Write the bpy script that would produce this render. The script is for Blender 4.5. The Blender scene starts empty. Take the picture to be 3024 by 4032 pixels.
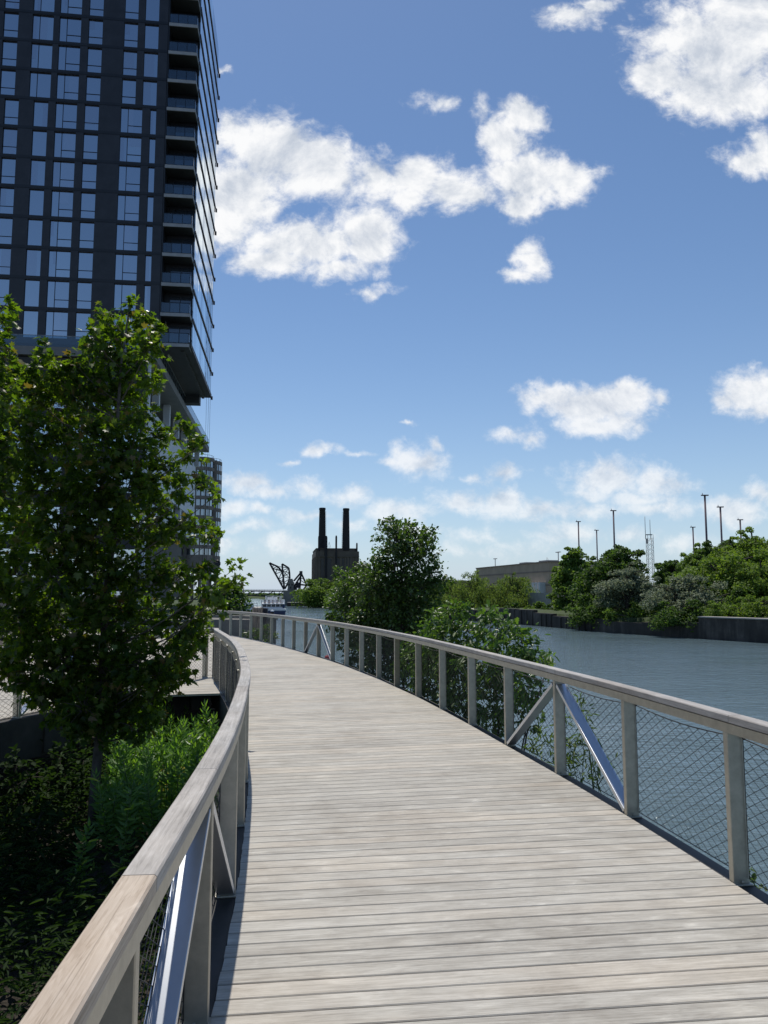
import bpy, bmesh, math, random
import numpy as np
from mathutils import Vector, Matrix
R = math.radians
S = bpy.context.scene
COL = S.collection
rng = np.random.default_rng(7)
random.seed(7)

# ------------------------------------------------------------------ camera
F, CX, CY = 3028.0, 1512.0, 2016.0          # photograph's focal length and centre in its own pixels
PITCH = math.atan(317 / 3028.0)
EYE = Vector((0, 0, 1.75))
cam = bpy.data.cameras.new("camera")
cam.sensor_fit = 'VERTICAL'; cam.sensor_height = 24.0; cam.lens = 24.0 * F / 4032.0
cam.clip_start = 0.05; cam.clip_end = 6000
camo = bpy.data.objects.new("camera", cam); COL.objects.link(camo)
camo.location = EYE; camo.rotation_euler = (math.pi / 2 + PITCH, 0, 0)
S.camera = camo

# ------------------------------------------------------------------ sun and exposure
SUN_EL, SUN_AZ = R(65), R(-13.5)            # azimuth from +Y, negative to the left
sun = bpy.data.lights.new("sun", 'SUN'); sun.energy = 3.9; sun.angle = R(0.53); sun.color = (1.0, 0.95, 0.87)
suno = bpy.data.objects.new("sun", sun); COL.objects.link(suno)
suno.rotation_euler = (-(math.pi / 2 - SUN_EL), 0, -SUN_AZ); suno.location = (-20, 60, 120)
S.view_settings.view_transform = 'Standard'; S.view_settings.look = 'None'
S.view_settings.exposure = 0.0; S.view_settings.gamma = 1.0
S.render.engine = 'CYCLES'
S.cycles.max_bounces = 7; S.cycles.diffuse_bounces = 3; S.cycles.glossy_bounces = 3
S.cycles.transmission_bounces = 5; S.cycles.transparent_max_bounces = 8
S.cycles.use_denoising = True
S.cycles.sample_clamp_indirect = 6.0


def ray(u, v):
    a = (u - CX) / F; b = -(v - CY) / F
    return Vector((a, math.cos(PITCH) - b * math.sin(PITCH), math.sin(PITCH) + b * math.cos(PITCH)))


def at(u, v, y):
    d = ray(u, v); return EYE + d * (y / d.y)


def atz(u, v, z):
    d = ray(u, v); return EYE + d * ((z - EYE.z) / d.z)


# ------------------------------------------------------------------ node helpers
class NT:
    def __init__(s, tree):
        s.t = tree; s.n = tree.nodes; s.l = tree.links

    def new(s, typ, **kw):
        n = s.n.new(typ)
        for k, v in kw.items():
            if k.startswith('i_'):
                pass
            else:
                setattr(n, k, v)
        return n

    def set(s, sock, v):
        if isinstance(v, bpy.types.NodeSocket):
            s.l.new(v, sock)
        elif v is not None:
            sock.default_value = v

    def math(s, op, a, b=None, c=None, clamp=False):
        n = s.n.new('ShaderNodeMath'); n.operation = op; n.use_clamp = clamp
        s.set(n.inputs[0], a)
        if b is not None: s.set(n.inputs[1], b)
        if c is not None: s.set(n.inputs[2], c)
        return n.outputs[0]

    def vec(s, op, a, b=None):
        n = s.n.new('ShaderNodeVectorMath'); n.operation = op
        s.set(n.inputs[0], a)
        if b is not None: s.set(n.inputs[1], b)
        return n.outputs['Value'] if op in ('LENGTH', 'DOT_PRODUCT') else n.outputs[0]

    def noise(s, vec, scale, detail=4, rough=0.55, dist=0.0, out='Fac'):
        n = s.n.new('ShaderNodeTexNoise')
        if vec is not None: s.l.new(vec, n.inputs['Vector'])
        n.inputs['Scale'].default_value = scale; n.inputs['Detail'].default_value = detail
        n.inputs['Roughness'].default_value = rough; n.inputs['Distortion'].default_value = dist
        return n.outputs[out]

    def ramp(s, fac, stops, interp='LINEAR'):
        n = s.n.new('ShaderNodeValToRGB'); n.color_ramp.interpolation = interp
        e = n.color_ramp.elements
        while len(e) < len(stops): e.new(0.5)
        for x, (p, c) in zip(e, stops):
            x.position = p; x.color = (*c, 1) if len(c) == 3 else c
        s.l.new(fac, n.inputs[0]); return n.outputs[0]

    def mix(s, fac, a, b, blend='MIX'):
        n = s.n.new('ShaderNodeMix'); n.data_type = 'RGBA'; n.blend_type = blend
        s.set(n.inputs[0], fac); s.set(n.inputs[6], a); s.set(n.inputs[7], b); return n.outputs[2]

    def sstep(s, x, lo, hi):
        n = s.n.new('ShaderNodeMapRange'); n.interpolation_type = 'SMOOTHSTEP'
        s.set(n.inputs[0], x); s.set(n.inputs[1], lo); s.set(n.inputs[2], hi)
        n.inputs[3].default_value = 0; n.inputs[4].default_value = 1; return n.outputs[0]

    def map(s, vec, scale=(1, 1, 1), rot=(0, 0, 0), loc=(0, 0, 0)):
        n = s.n.new('ShaderNodeMapping'); s.l.new(vec, n.inputs[0])
        n.inputs['Scale'].default_value = scale; n.inputs['Rotation'].default_value = rot; n.inputs['Location'].default_value = loc
        return n.outputs[0]

    def bump(s, h, strength=0.3, dist=0.02):
        n = s.n.new('ShaderNodeBump'); n.inputs['Strength'].default_value = strength; n.inputs['Distance'].default_value = dist
        s.l.new(h, n.inputs['Height']); return n.outputs[0]


# ------------------------------------------------------------------ world: sky with broken cumulus
W = bpy.data.worlds.new("World"); S.world = W; W.use_nodes = True
W.node_tree.nodes.clear()
w = NT(W.node_tree)
sky = w.new('ShaderNodeTexSky', sky_type='NISHITA'); sky.sun_disc = False
sky.sun_elevation = SUN_EL; sky.sun_rotation = SUN_AZ
sky.altitude = 180; sky.air_density = 1.0; sky.dust_density = 0.2; sky.ozone_density = 2.6
tc = w.new('ShaderNodeTexCoord').outputs['Generated']
sep = w.new('ShaderNodeSeparateXYZ'); w.l.new(tc, sep.inputs[0])
yy = w.math('MAXIMUM', sep.outputs[1], 0.05)
gx = w.math('DIVIDE', sep.outputs[0], yy); gz = w.math('DIVIDE', sep.outputs[2], yy)
cmb = w.new('ShaderNodeCombineXYZ'); w.l.new(gx, cmb.inputs[0]); w.l.new(gz, cmb.inputs[1])
P0 = cmb.outputs[0]
# clouds of the photographed sky: (x, y, rx, ry, weight) on a chart of the sky above the river
CL = [(190, 440, 195, 125, 1.1), (340, 490, 140, 110, 1.05), (110, 560, 130, 140, 1.0), (100, 400, 80, 80, .9), (-60, 520, 120, 160, 1),
      (300, 715, 215, 78, 1.0), (480, 690, 125, 90, 1.0), (200, 770, 120, 50, .9), (60, 660, 90, 90, .9), (400, 790, 120, 40, .7),
      (510, 520, 70, 95, .75), (640, 525, 110, 85, .95), (740, 555, 130, 62, .95), (800, 565, 80, 50, .9), (610, 590, 80, 42, .7),
      (930, 335, 85, 65, .95), (885, 410, 70, 85, .95), (940, 520, 120, 90, 1.05), (1070, 525, 115, 62, .8), (930, 600, 75, 52, .85),
      (690, 305, 60, 30, .42), (822, 312, 30, 42, .42), (968, 765, 38, 54, .58), (928, 803, 54, 20, .52),
      (1085, 45, 90, 34, .65), (1150, 15, 60, 28, .6),
      (1500, 130, 225, 160, 1.1), (1590, 60, 200, 150, 1.1), (1510, 255, 170, 100, 1.0), (1620, 290, 100, 60, .8), (1345, 215, 110, 62, .85),
      (1620, 470, 80, 38, .62), (1645, 420, 34, 48, .6), (1610, 1155, 115, 82, .95), (1530, 1175, 60, 45, .75), (1650, 1205, 80, 40, .8),
      (1010, 1170, 120, 56, .85), (1150, 1190, 200, 68, .95), (1150, 1250, 140, 42, .75), (1260, 1160, 95, 42, .8), (1345, 1168, 42, 34, .7),
      (885, 1270, 110, 48, .8), (965, 1288, 70, 32, .7), (340, 1315, 75, 28, .75), (450, 1320, 55, 14, .5), (245, 1352, 46, 15, .6),
      (640, 1352, 105, 60, .85), (690, 1300, 45, 26, .6), (555, 1352, 55, 26, .6), (880, 1390, 95, 42, .8), (790, 1398, 34, 20, .55),
      (1170, 1400, 165, 66, .95), (1350, 1412, 120, 58, .9), (1130, 1440, 110, 42, .7), (1290, 1460, 190, 36, .7),
      (130, 1408, 110, 36, .75), (300, 1432, 85, 40, .75), (200, 1435, 95, 26, .65), (420, 1462, 95, 50, .75), (560, 1500, 170, 46, .75),
      (750, 1470, 125, 46, .75), (880, 1482, 95, 56, .75), (1000, 1500, 170, 46, .75), (1150, 1490, 160, 52, .75), (1330, 1490, 170, 44, .7),
      (1550, 1500, 130, 50, .75), (1640, 1450, 75, 42, .7), (90, 1485, 70, 32, .65), (180, 1497, 50, 24, .6), (140, 1547, 85, 20, .55),
      (220, 1600, 110, 32, .6), (310, 1520, 90, 26, .6), (430, 1545, 120, 34, .6), (620, 1560, 170, 40, .62), (780, 1575, 120, 40, .62),
      (60, 1590, 60, 30, .55), (1100, 1570, 170, 50, .62), (1260, 1575, 140, 46, .6), (800, 1620, 230, 40, .5), (1400, 1590, 160, 40, .5),
      (60, 208, 26, 16, .5), (500, 860, 60, 20, .42), (600, 1250, 26, 10, .5)]
acc = None
warp = w.vec('SUBTRACT', w.noise(P0, 16.0, 5, 0.6, 0, 'Color'), (0.5, 0.5, 0.5))
warp2 = w.vec('MULTIPLY', warp, (0.055, 0.045, 0))
PW = w.vec('ADD', P0, warp2)
for (cx, cy, rx, ry, wt) in CL:
    u, v = 800 + 1.3406 * cx, 1.3406 * cy
    d = ray(u, v); gxx, gzz = d.x / d.y, d.z / d.y
    du = ray(u + 1.3406 * rx, v); dv = ray(u, v - 1.3406 * ry)
    sx = abs(du.x / du.y - gxx); sz = abs(dv.z / dv.y - gzz)
    q = w.vec('MULTIPLY', w.vec('SUBTRACT', PW, (gxx, gzz, 0)), (1 / sx, 1 / sz, 0))
    m = w.math('MULTIPLY_ADD', w.vec('LENGTH', q), -wt * 0.95, wt)
    if acc is None:
        acc = m
    else:
        n = w.new('ShaderNodeMath', operation='SMOOTH_MAX'); w.l.new(acc, n.inputs[0]); w.l.new(m, n.inputs[1]); n.inputs[2].default_value = 0.12
        acc = n.outputs[0]
acc = w.math('MAXIMUM', acc, -0.55)
f1 = w.noise(P0, 7.0, 10, 0.64, 0.25)
f2 = w.noise(w.map(P0, loc=(0.010, -0.024, 0)), 7.0, 10, 0.64, 0.25)
fine = w.noise(w.map(P0, scale=(1, 1.2, 1)), 34.0, 7, 0.66, 0.4)
dens = w.math('ADD', acc, w.math('MULTIPLY_ADD', f1, 1.9, -0.80))
dens = w.math('ADD', dens, w.math('MULTIPLY_ADD', fine, 0.9, -0.44))
dens = w.math('ADD', dens, w.math('MULTIPLY_ADD', w.sstep(gz, 0.10, 0.40), 0.17, -0.17))
alpha = w.sstep(dens, 0.0, 0.70)
front = w.sstep(sep.outputs[1], 0.05, 0.3)
alpha = w.math('MULTIPLY', alpha, front)
low = w.sstep(gz, 0.02, 0.34)
alpha = w.math('MULTIPLY', alpha, w.math('MULTIPLY_ADD', low, 0.34, 0.62))
# sun-side versus far side of each puff
rel = w.math('SUBTRACT', f1, f2)
thick = w.sstep(dens, 0.40, 1.5)
shade = w.math('ADD', w.math('MULTIPLY', rel, 3.0), w.math('MULTIPLY_ADD', thick, -0.26, 0.88), clamp=True)
shade = w.math('ADD', shade, w.math('MULTIPLY_ADD', fine, 0.34, -0.17), clamp=True)
ccol = w.ramp(shade, [(0.0, (4.4, 5.0, 6.0)), (0.45, (6.0, 6.5, 7.3)), (0.8, (8.6, 8.8, 9.1)), (1.0, (10, 10, 10))])
hsv = w.new('ShaderNodeHueSaturation'); w.l.new(sky.outputs[0], hsv.inputs['Color'])
hsv.inputs['Saturation'].default_value = 1.08; hsv.inputs['Value'].default_value = 1.06; hsv.inputs['Hue'].default_value = 0.501
elev = w.math('MAXIMUM', sep.outputs[2], 0.0)
veil = w.math('POWER', w.math('SUBTRACT', 1.0, elev, clamp=True), 8.0)
skyc = w.mix(w.math('MULTIPLY', veil, 0.78), hsv.outputs[0], (4.7, 6.1, 8.2, 1))
mixw = w.mix(alpha, skyc, ccol)
bg = w.new('ShaderNodeBackground'); w.l.new(mixw, bg.inputs[0]); bg.inputs[1].default_value = 0.10
wo = w.new('ShaderNodeOutputWorld'); w.l.new(bg.outputs[0], wo.inputs[0])

# ------------------------------------------------------------------ materials
def newmat(name):
    m = bpy.data.materials.new(name); m.use_nodes = True
    t = NT(m.node_tree); b = m.node_tree.nodes['Principled BSDF']
    return m, t, b


def plain(name, col, rough=0.6, metal=0.0, var=0.18, scale=3.0, bump=0.0, bscale=40, spec=0.5):
    """Solid colour with broad wear and fine speckle."""
    m, t, b = newmat(name)
    co = t.new('ShaderNodeTexCoord').outputs['Object']
    n = t.noise(co, scale, 6, 0.65)
    lo = [max(0, c * (1 - var)) for c in col]; hi = [min(1, c * (1 + var)) for c in col]
    c = t.ramp(n, [(0.3, lo), (0.7, hi)])
    t.l.new(c, b.inputs['Base Color'])
    b.inputs['Roughness'].default_value = rough; b.inputs['Metallic'].default_value = metal
    b.inputs['Specular IOR Level'].default_value = spec
    if bump:
        t.l.new(t.bump(t.noise(co, bscale, 4), bump, 0.01), b.inputs['Normal'])
    return m


def wood(name, cols, knots=True, gloss=0.62):
    """Weathered timber; grain runs along the U direction (metres)."""
    m, t, b = newmat(name)
    uv = t.new('ShaderNodeUVMap').outputs[0]
    geo = t.new('ShaderNodeNewGeometry')
    rnd = geo.outputs['Random Per Island']
    grain = t.noise(t.map(uv, (2.2, 75, 1)), 1.0, 6, 0.62, 0.35)
    warpn = t.noise(t.map(uv, (1.6, 7, 1)), 1.0, 3, 0.5)
    ringx = t.math('SINE', t.math('MULTIPLY', t.math('ADD', t.math('MULTIPLY', warpn, 2.6), grain), 38.0))
    blot = t.noise(t.map(uv, (3.5, 11, 1)), 1.0, 5, 0.6, 0.8)
    big = t.noise(t.map(uv, (0.5, 1.2, 1)), 1.0, 3, 0.5)
    f = t.math('ADD', t.math('MULTIPLY_ADD', grain, 0.75, -.10), t.math('MULTIPLY_ADD', blot, 0.55, -.05))
    f = t.math('ADD', f, t.math('MULTIPLY', ringx, 0.045))
    f = t.math('ADD', f, t.math('MULTIPLY_ADD', rnd, 0.15, -0.075))
    c = t.ramp(f, [(0.30, cols[0]), (0.5, cols[1]), (0.70, cols[2])])
    warm = t.math('MULTIPLY', t.sstep(t.math('ADD', big, t.math('MULTIPLY_ADD', rnd, 0.3, -0.15)), 0.42, 0.7), 0.55)
    c = t.mix(warm, c, t.mix(1.0, c, (1.04, 0.96, 0.88, 1), 'MULTIPLY'))
    pale = t.math('MULTIPLY', t.sstep(blot, 0.60, 0.74), 0.5)
    c = t.mix(pale, c, (cols[2][0] * 1.22, cols[2][1] * 1.22, cols[2][2] * 1.2, 1))
    crack = t.noise(t.map(uv, (0.9, 120, 1)), 1.0, 2, 0.4)
    c = t.mix(t.math('MULTIPLY', t.sstep(crack, 0.66, 0.75), 0.4), c, (cols[0][0] * .45, cols[0][1] * .42, cols[0][2] * .4, 1))
    ob = t.new('ShaderNodeTexCoord').outputs['Object']
    dirt = t.math('ADD', t.math('MULTIPLY', t.noise(ob, .9, 5, .6), .7), t.math('MULTIPLY', t.noise(ob, 5.0, 4, .6), .3))
    c = t.mix(1.0, c, t.ramp(dirt, [(.34, (.82, .80, .78)), (.5, (1, 1, 1)), (.66, (1.09, 1.08, 1.06))]), 'MULTIPLY')
    t.l.new(c, b.inputs['Base Color'])
    b.inputs['Roughness'].default_value = gloss; b.inputs['Specular IOR Level'].default_value = 0.35
    t.l.new(t.bump(t.math('ADD', grain, t.math('MULTIPLY', crack, -0.5)), 0.25, 0.004), b.inputs['Normal'])
    return m


def leafmat(name, cols, trans=0.35, tcol=None, rough=0.42, spec=0.5):
    m, t, b = newmat(name)
    rnd = t.new('ShaderNodeNewGeometry').outputs['Random Per Island']
    c = t.ramp(rnd, [(i / (len(cols) - 1), k) for i, k in enumerate(cols)])
    t.l.new(c, b.inputs['Base Color']); b.inputs['Roughness'].default_value = rough
    b.inputs['Specular IOR Level'].default_value = spec
    tr = t.new('ShaderNodeBsdfTranslucent')
    tc_ = t.mix(1.0, c, (*(tcol or (1.9, 2.1, 0.8)), 1), 'MULTIPLY')
    t.l.new(tc_, tr.inputs[0])
    ms = t.new('ShaderNodeMixShader'); ms.inputs[0].default_value = trans
    t.l.new(b.outputs[0], ms.inputs[1]); t.l.new(tr.outputs[0], ms.inputs[2])
    t.l.new(ms.outputs[0], m.node_tree.nodes['Material Output'].inputs[0])
    return m


def glassy(name, dark, refl, mixf, rough=0.02, wob=0.0):
    """Coated facade glass: dark body under a mirror coat."""
    m, t, b = newmat(name)
    rnd = t.new('ShaderNodeNewGeometry').outputs['Random Per Island']
    b.inputs['Base Color'].default_value = (*dark, 1); b.inputs['Roughness'].default_value = 0.25
    g = t.new('ShaderNodeBsdfGlossy'); g.inputs['Roughness'].default_value = rough
    k = t.ramp(rnd, [(0, [x * .78 for x in refl]), (1, [min(1, x * 1.1) for x in refl])])
    t.l.new(k, g.inputs[0])
    co = t.new('ShaderNodeTexCoord').outputs['Object']
    if wob:
        t.l.new(t.bump(t.noise(co, 0.6, 2), wob, 0.05), g.inputs['Normal'])
    fr = t.new('ShaderNodeFresnel'); fr.inputs[0].default_value = 1.5
    fac = t.math('ADD', fr.outputs[0], mixf, clamp=True)
    ms = t.new('ShaderNodeMixShader'); t.l.new(fac, ms.inputs[0])
    t.l.new(b.outputs[0], ms.inputs[1]); t.l.new(g.outputs[0], ms.inputs[2])
    t.l.new(ms.outputs[0], m.node_tree.nodes['Material Output'].inputs[0])
    return m


def clearglass(name, tint=(0.75, 0.88, 0.9), a=0.35):
    """Thin balustrade glass."""
    m, t, b = newmat(name)
    tr = t.new('ShaderNodeBsdfTransparent'); tr.inputs[0].default_value = (*tint, 1)
    g = t.new('ShaderNodeBsdfGlossy'); g.inputs['Roughness'].default_value = 0.03; g.inputs[0].default_value = (.9, .95, 1, 1)
    fr = t.new('ShaderNodeFresnel'); fr.inputs[0].default_value = 1.5
    ms = t.new('ShaderNodeMixShader'); t.l.new(t.math('ADD', fr.outputs[0], a * .4, clamp=True), ms.inputs[0])
    t.l.new(tr.outputs[0], ms.inputs[1]); t.l.new(g.outputs[0], ms.inputs[2])
    t.l.new(ms.outputs[0], m.node_tree.nodes['Material Output'].inputs[0])
    return m


M = {}
M['deck'] = wood('weathered_deck_wood', [(.29, .266, .228), (.415, .39, .34), (.53, .505, .45)])
M['rail_wood'] = wood('weathered_rail_wood', [(.235, .225, .21), (.37, .355, .335), (.47, .455, .435)])
M['rail_wood_new'] = wood('fresh_rail_wood', [(.30, .235, .175), (.44, .365, .29), (.54, .465, .385)])
M['steel'] = plain('brushed_steel', (.43, .41, .35), 0.42, 0.75, 0.14, 14, 0.05, 120)
M['steel_bright'] = plain('polished_steel', (.60, .63, .67), 0.34, 0.9, 0.06, 6)
M['cable'] = plain('cable_steel', (.035, .036, .038), 0.55, 0.2, 0.1)
M['beam'] = plain('dark_edge_beam', (.045, .042, .04), 0.6, 0.2, 0.4, 2)
M['fascia'] = plain('weathered_fascia', (.05, .044, .038), 0.75, 0, 0.45, 2.5, 0.3, 25)
M['bark'] = plain('grey_bark', (.11, .095, .08), 0.9, 0, 0.4, 9, 0.7, 30)
M['bark_dark'] = plain('dark_bark', (.055, .045, .038), 0.9, 0, 0.4, 6, 0.6, 20)
M['stem'] = plain('green_stem', (.09, .14, .04), 0.7, 0, 0.3, 10)
M['maple'] = leafmat('maple_leaf', [(0.026, 0.055, 0.011), (0.046, 0.087, 0.014), (0.078, 0.124, 0.017), (0.033, 0.069, 0.013)], 0.50, (3.1, 3.1, 0.6), .45, .35)
M['maple_tip'] = leafmat('maple_young_leaf', [(.15, .10, .04), (.12, .15, .03), (.10, .16, .025)], 0.4, (1.8, 1.8, 0.6))
M['alder'] = leafmat('alder_leaf', [(0.031, 0.061, 0.016), (0.056, 0.102, 0.025), (0.076, 0.128, 0.031)], 0.34, (2.2, 2.3, 0.7), 0.40, 0.5)
M['oak'] = leafmat('oak_leaf', [(0.037, 0.081, 0.019), (0.075, 0.138, 0.027), (0.112, 0.175, 0.037)], 0.34, (1.9, 2.1, 0.7), 0.42, 0.45)
M['willow'] = leafmat('willow_leaf', [(.07, .12, .025), (.10, .16, .035), (.13, .18, .045)], 0.35, (1.6, 1.7, 0.7), 0.5)
M['milkweed'] = leafmat('broad_herb_leaf', [(0.081, 0.168, 0.040), (0.128, 0.235, 0.054), (0.176, 0.289, 0.061)], 0.46, (2.1, 2.2, 0.6), 0.40)
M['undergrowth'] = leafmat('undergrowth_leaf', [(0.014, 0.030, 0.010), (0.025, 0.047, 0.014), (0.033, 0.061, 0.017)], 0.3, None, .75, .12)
M['yellow'] = plain('yellow_petal', (.62, .46, .02), 0.6, 0, 0.2, 20)
M['tree_far_a'] = leafmat('bank_leaf_mid', [(0.076, 0.130, 0.030), (0.130, 0.206, 0.046), (0.182, 0.259, 0.057)], 0.42, (1.6, 1.7, 0.7), 0.6, 0.2)
M['tree_far_b'] = leafmat('bank_leaf_dark', [(0.041, 0.078, 0.022), (0.069, 0.123, 0.032), (0.100, 0.161, 0.041)], 0.42, (1.6, 1.7, 0.7), 0.6, 0.2)
M['tree_far_c'] = leafmat('bank_leaf_silver', [(0.127, 0.167, 0.098), (0.201, 0.241, 0.155), (0.276, 0.310, 0.213)], 0.42, (1.2, 1.2, 1.0), 0.6, 0.2)
M['tree_far_d'] = leafmat('bank_leaf_bright', [(0.098, 0.159, 0.034), (0.150, 0.227, 0.046), (0.202, 0.280, 0.058)], 0.42, (1.5, 1.6, 0.6), 0.6, 0.2)
M['tree_far_w'] = leafmat('bank_leaf_willow', [(0.125, 0.182, 0.052), (0.182, 0.248, 0.073), (0.234, 0.293, 0.091)], 0.42, (1.4, 1.5, 0.7), 0.6, 0.2)

# ------------------------------------------------------------------ mesh builder
class MB:
    def __init__(s):
        s.v = []; s.f = []; s.m = []; s.uv = []; s.sm = []

    def add(s, verts, faces, mat=0, uvs=None, smooth=False):
        o = len(s.v); s.v += [tuple(p) for p in verts]
        for i, f in enumerate(faces):
            s.f.append([o + k for k in f]); s.m.append(mat); s.sm.append(smooth)
            s.uv.append(uvs[i] if uvs else None)

    def box(s, c, d, rz=0.0, mat=0, frame=None):
        """c centre, d full sizes; frame = (X, Y, Z) unit vectors."""
        c = Vector(c)
        if frame is None:
            X = Vector((math.cos(rz), math.sin(rz), 0)); Y = Vector((-math.sin(rz), math.cos(rz), 0)); Z = Vector((0, 0, 1))
        else:
            X, Y, Z = frame
        X = X * d[0] / 2; Y = Y * d[1] / 2; Z = Z * d[2] / 2
        vs = [c + X * a + Y * b_ + Z * e for e in (-1, 1) for (a, b_) in ((-1, -1), (1, -1), (1, 1), (-1, 1))]
        s.add(vs, [(3, 2, 1, 0), (4, 5, 6, 7), (0, 1, 5, 4), (1, 2, 6, 5), (2, 3, 7, 6), (3, 0, 4, 7)], mat)

    def bar(s, p, q, wd, h, side=None, mat=0):
        """rectangular bar from p to q; wd across `side`, h across the other."""
        p = Vector(p); q = Vector(q); Y = (q - p); L = Y.length
        if L < 1e-6: return
        Y = Y / L
        X = Vector(side) if side is not None else Y.cross(Vector((0, 0, 1)))
        if X.length < 1e-5: X = Vector((1, 0, 0))
        X = (X - Y * X.dot(Y)).normalized(); Z = X.cross(Y)
        s.box((p + q) / 2, (wd, L, h), frame=(X, Y, Z), mat=mat)

    def tube(s, pts, rad, n=6, mat=0, cap=True, smooth=True):
        pts = [Vector(p) for p in pts]
        if not isinstance(rad, (list, tuple)): rad = [rad] * len(pts)
        o = []; ref = Vector((0.31, 0.17, 0.93))
        for i, p in enumerate(pts):
            d = (pts[min(i + 1, len(pts) - 1)] - pts[max(i - 1, 0)]).normalized()
            a = d.cross(ref)
            if a.length < 0.05: a = d.cross(Vector((1, 0, 0)))
            a.normalize(); b = d.cross(a)
            o += [p + (a * math.cos(2 * math.pi * k / n) + b * math.sin(2 * math.pi * k / n)) * rad[i] for k in range(n)]
        fs = []
        for i in range(len(pts) - 1):
            for k in range(n):
                k2 = (k + 1) % n
                fs.append((i * n + k, i * n + k2, (i + 1) * n + k2, (i + 1) * n + k))
        s.add(o, fs, mat, smooth=smooth)
        if cap:
            b0 = len(s.v) - len(o)
            s.f.append([b0 + k for k in range(n)][::-1]); s.m.append(mat); s.uv.append(None); s.sm.append(False)
            e = b0 + (len(pts) - 1) * n
            s.f.append([e + k for k in range(n)]); s.m.append(mat); s.uv.append(None); s.sm.append(False)

    def prism(s, poly, z0, z1, mat=0, smooth=False):
        n = len(poly)
        vs = [(x, y, z0) for x, y in poly] + [(x, y, z1) for x, y in poly]
        s.add(vs, [tuple(range(n))[::-1], tuple(range(n, 2 * n))], mat)
        s.add(vs, [(i, (i + 1) % n, n + (i + 1) % n, n + i) for i in range(n)], mat, smooth=smooth)

    def lathe(s, c, prof, n=16, mat=0, smooth=True):
        c = Vector(c); vs = []
        for r_, z in prof:
            vs += [c + Vector((r_ * math.cos(2 * math.pi * k / n), r_ * math.sin(2 * math.pi * k / n), z)) for k in range(n)]
        fs = [(i * n + k, i * n + (k + 1) % n, (i + 1) * n + (k + 1) % n, (i + 1) * n + k) for i in range(len(prof) - 1) for k in range(n)]
        s.add(vs, fs, mat, smooth=smooth)
        s.add([vs[k] for k in range(n)], [tuple(range(n))[::-1]], mat); e = (len(prof) - 1) * n
        s.add([vs[e + k] for k in range(n)], [tuple(range(n))], mat)

    def build(s, name, mats, parent=None, bevel=0.0):
        me = bpy.data.meshes.new(name)
        me.from_pydata(s.v, [], s.f)
        if not isinstance(mats, (list, tuple)): mats = [mats]
        for m in mats: me.materials.append(m)
        me.polygons.foreach_set('material_index', s.m)
        me.polygons.foreach_set('use_smooth', s.sm)
        if any(u is not None for u in s.uv):
            ul = me.uv_layers.new(name='UVMap'); i = 0
            flat = []
            for f, u in zip(s.f, s.uv):
                if u is None: flat += [0.0, 0.0] * len(f)
                else:
                    for a in u: flat += [a[0], a[1]]
            ul.data.foreach_set('uv', flat)
        me.update()
        return link(name, me, parent, bevel)


def link(name, me, parent=None, bevel=0.0):
    o = bpy.data.objects.new(name, me); COL.objects.link(o)
    if parent is not None:
        o.parent = parent
        o.matrix_parent_inverse = Matrix.Translation(-parent.location) if parent.rotation_euler.z == 0 else Matrix()
    if bevel:
        b = o.modifiers.new('bevel', 'BEVEL'); b.width = bevel; b.segments = 2; b.limit_method = 'ANGLE'
    return o


def tag(o, label=None, cat=None, group=None, kind=None):
    if label: o['label'] = label
    if cat: o['category'] = cat
    if group: o['group'] = group
    if kind: o['kind'] = kind
    return o


def thing(name, label, cat, loc=(0, 0, 0), group=None, kind=None):
    o = bpy.data.objects.new(name, None); COL.objects.link(o); o.location = loc; o.empty_display_size = 0.2
    return tag(o, label, cat, group, kind)


def npmesh(name, verts, faces_flat, starts, mats, midx=None, smooth=False):
    me = bpy.data.meshes.new(name)
    me.vertices.add(len(verts)); me.vertices.foreach_set('co', np.asarray(verts, np.float32).ravel())
    me.loops.add(len(faces_flat)); me.loops.foreach_set('vertex_index', np.asarray(faces_flat, np.int32))
    me.polygons.add(len(starts)); me.polygons.foreach_set('loop_start', np.asarray(starts, np.int32))
    for m in mats: me.materials.append(m)
    if midx is not None: me.polygons.foreach_set('material_index', np.asarray(midx, np.int32))
    if smooth: me.polygons.foreach_set('use_smooth', np.ones(len(starts), bool))
    me.update(calc_edges=True); me.validate()
    return me


# leaf outlines: (vertices, faces), base at the origin, tip along +Y, upper side +Z
def two_halves(half, fold=0.12, droop=0.15):
    r_ = [(x, y, fold * x - droop * y * y) for x, y in half]
    l_ = [(-x, y, fold * x - droop * y * y) for x, y in half[1:-1]]
    vs = r_ + l_; n = len(half); k = len(l_)
    return np.array(vs, float), [list(range(n)), [0, n - 1] + [n + i for i in range(k - 1, -1, -1)]]


L_MAPLE = two_halves([(0, 0), (.32, -.04), (.56, .22), (.34, .32), (.60, .72), (.24, .60), (.12, .82), (0, 1.08)], .18, .22)
L_OVAL = two_halves([(0, 0), (.26, .22), (.34, .52), (.20, .84), (0, 1.0)], .25, .18)
L_OAK = two_halves([(0, 0), (.16, .18), (.12, .3), (.30, .46), (.18, .55), (.28, .76), (.12, .84), (0, 1.0)], .2, .3)
L_LANCE = two_halves([(0, 0), (.11, .22), (.12, .5), (.06, .8), (0, 1.0)], .35, .45)
L_CLUMP = (np.array([(-.5, -.1, 0), (-.1, -.45, .08), (.45, -.25, -.05), (.52, .22, .06), (.05, .5, -.06), (-.42, .3, .08)], float), [[0, 1, 2, 3, 4, 5]])
L_SPRAY = (np.array([(-.10, 0, 0), (.10, 0, 0), (.16, .5, .04), (0, 1, -.12), (-.16, .5, .04)], float), [[0, 1, 2, 3, 4]])


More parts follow.
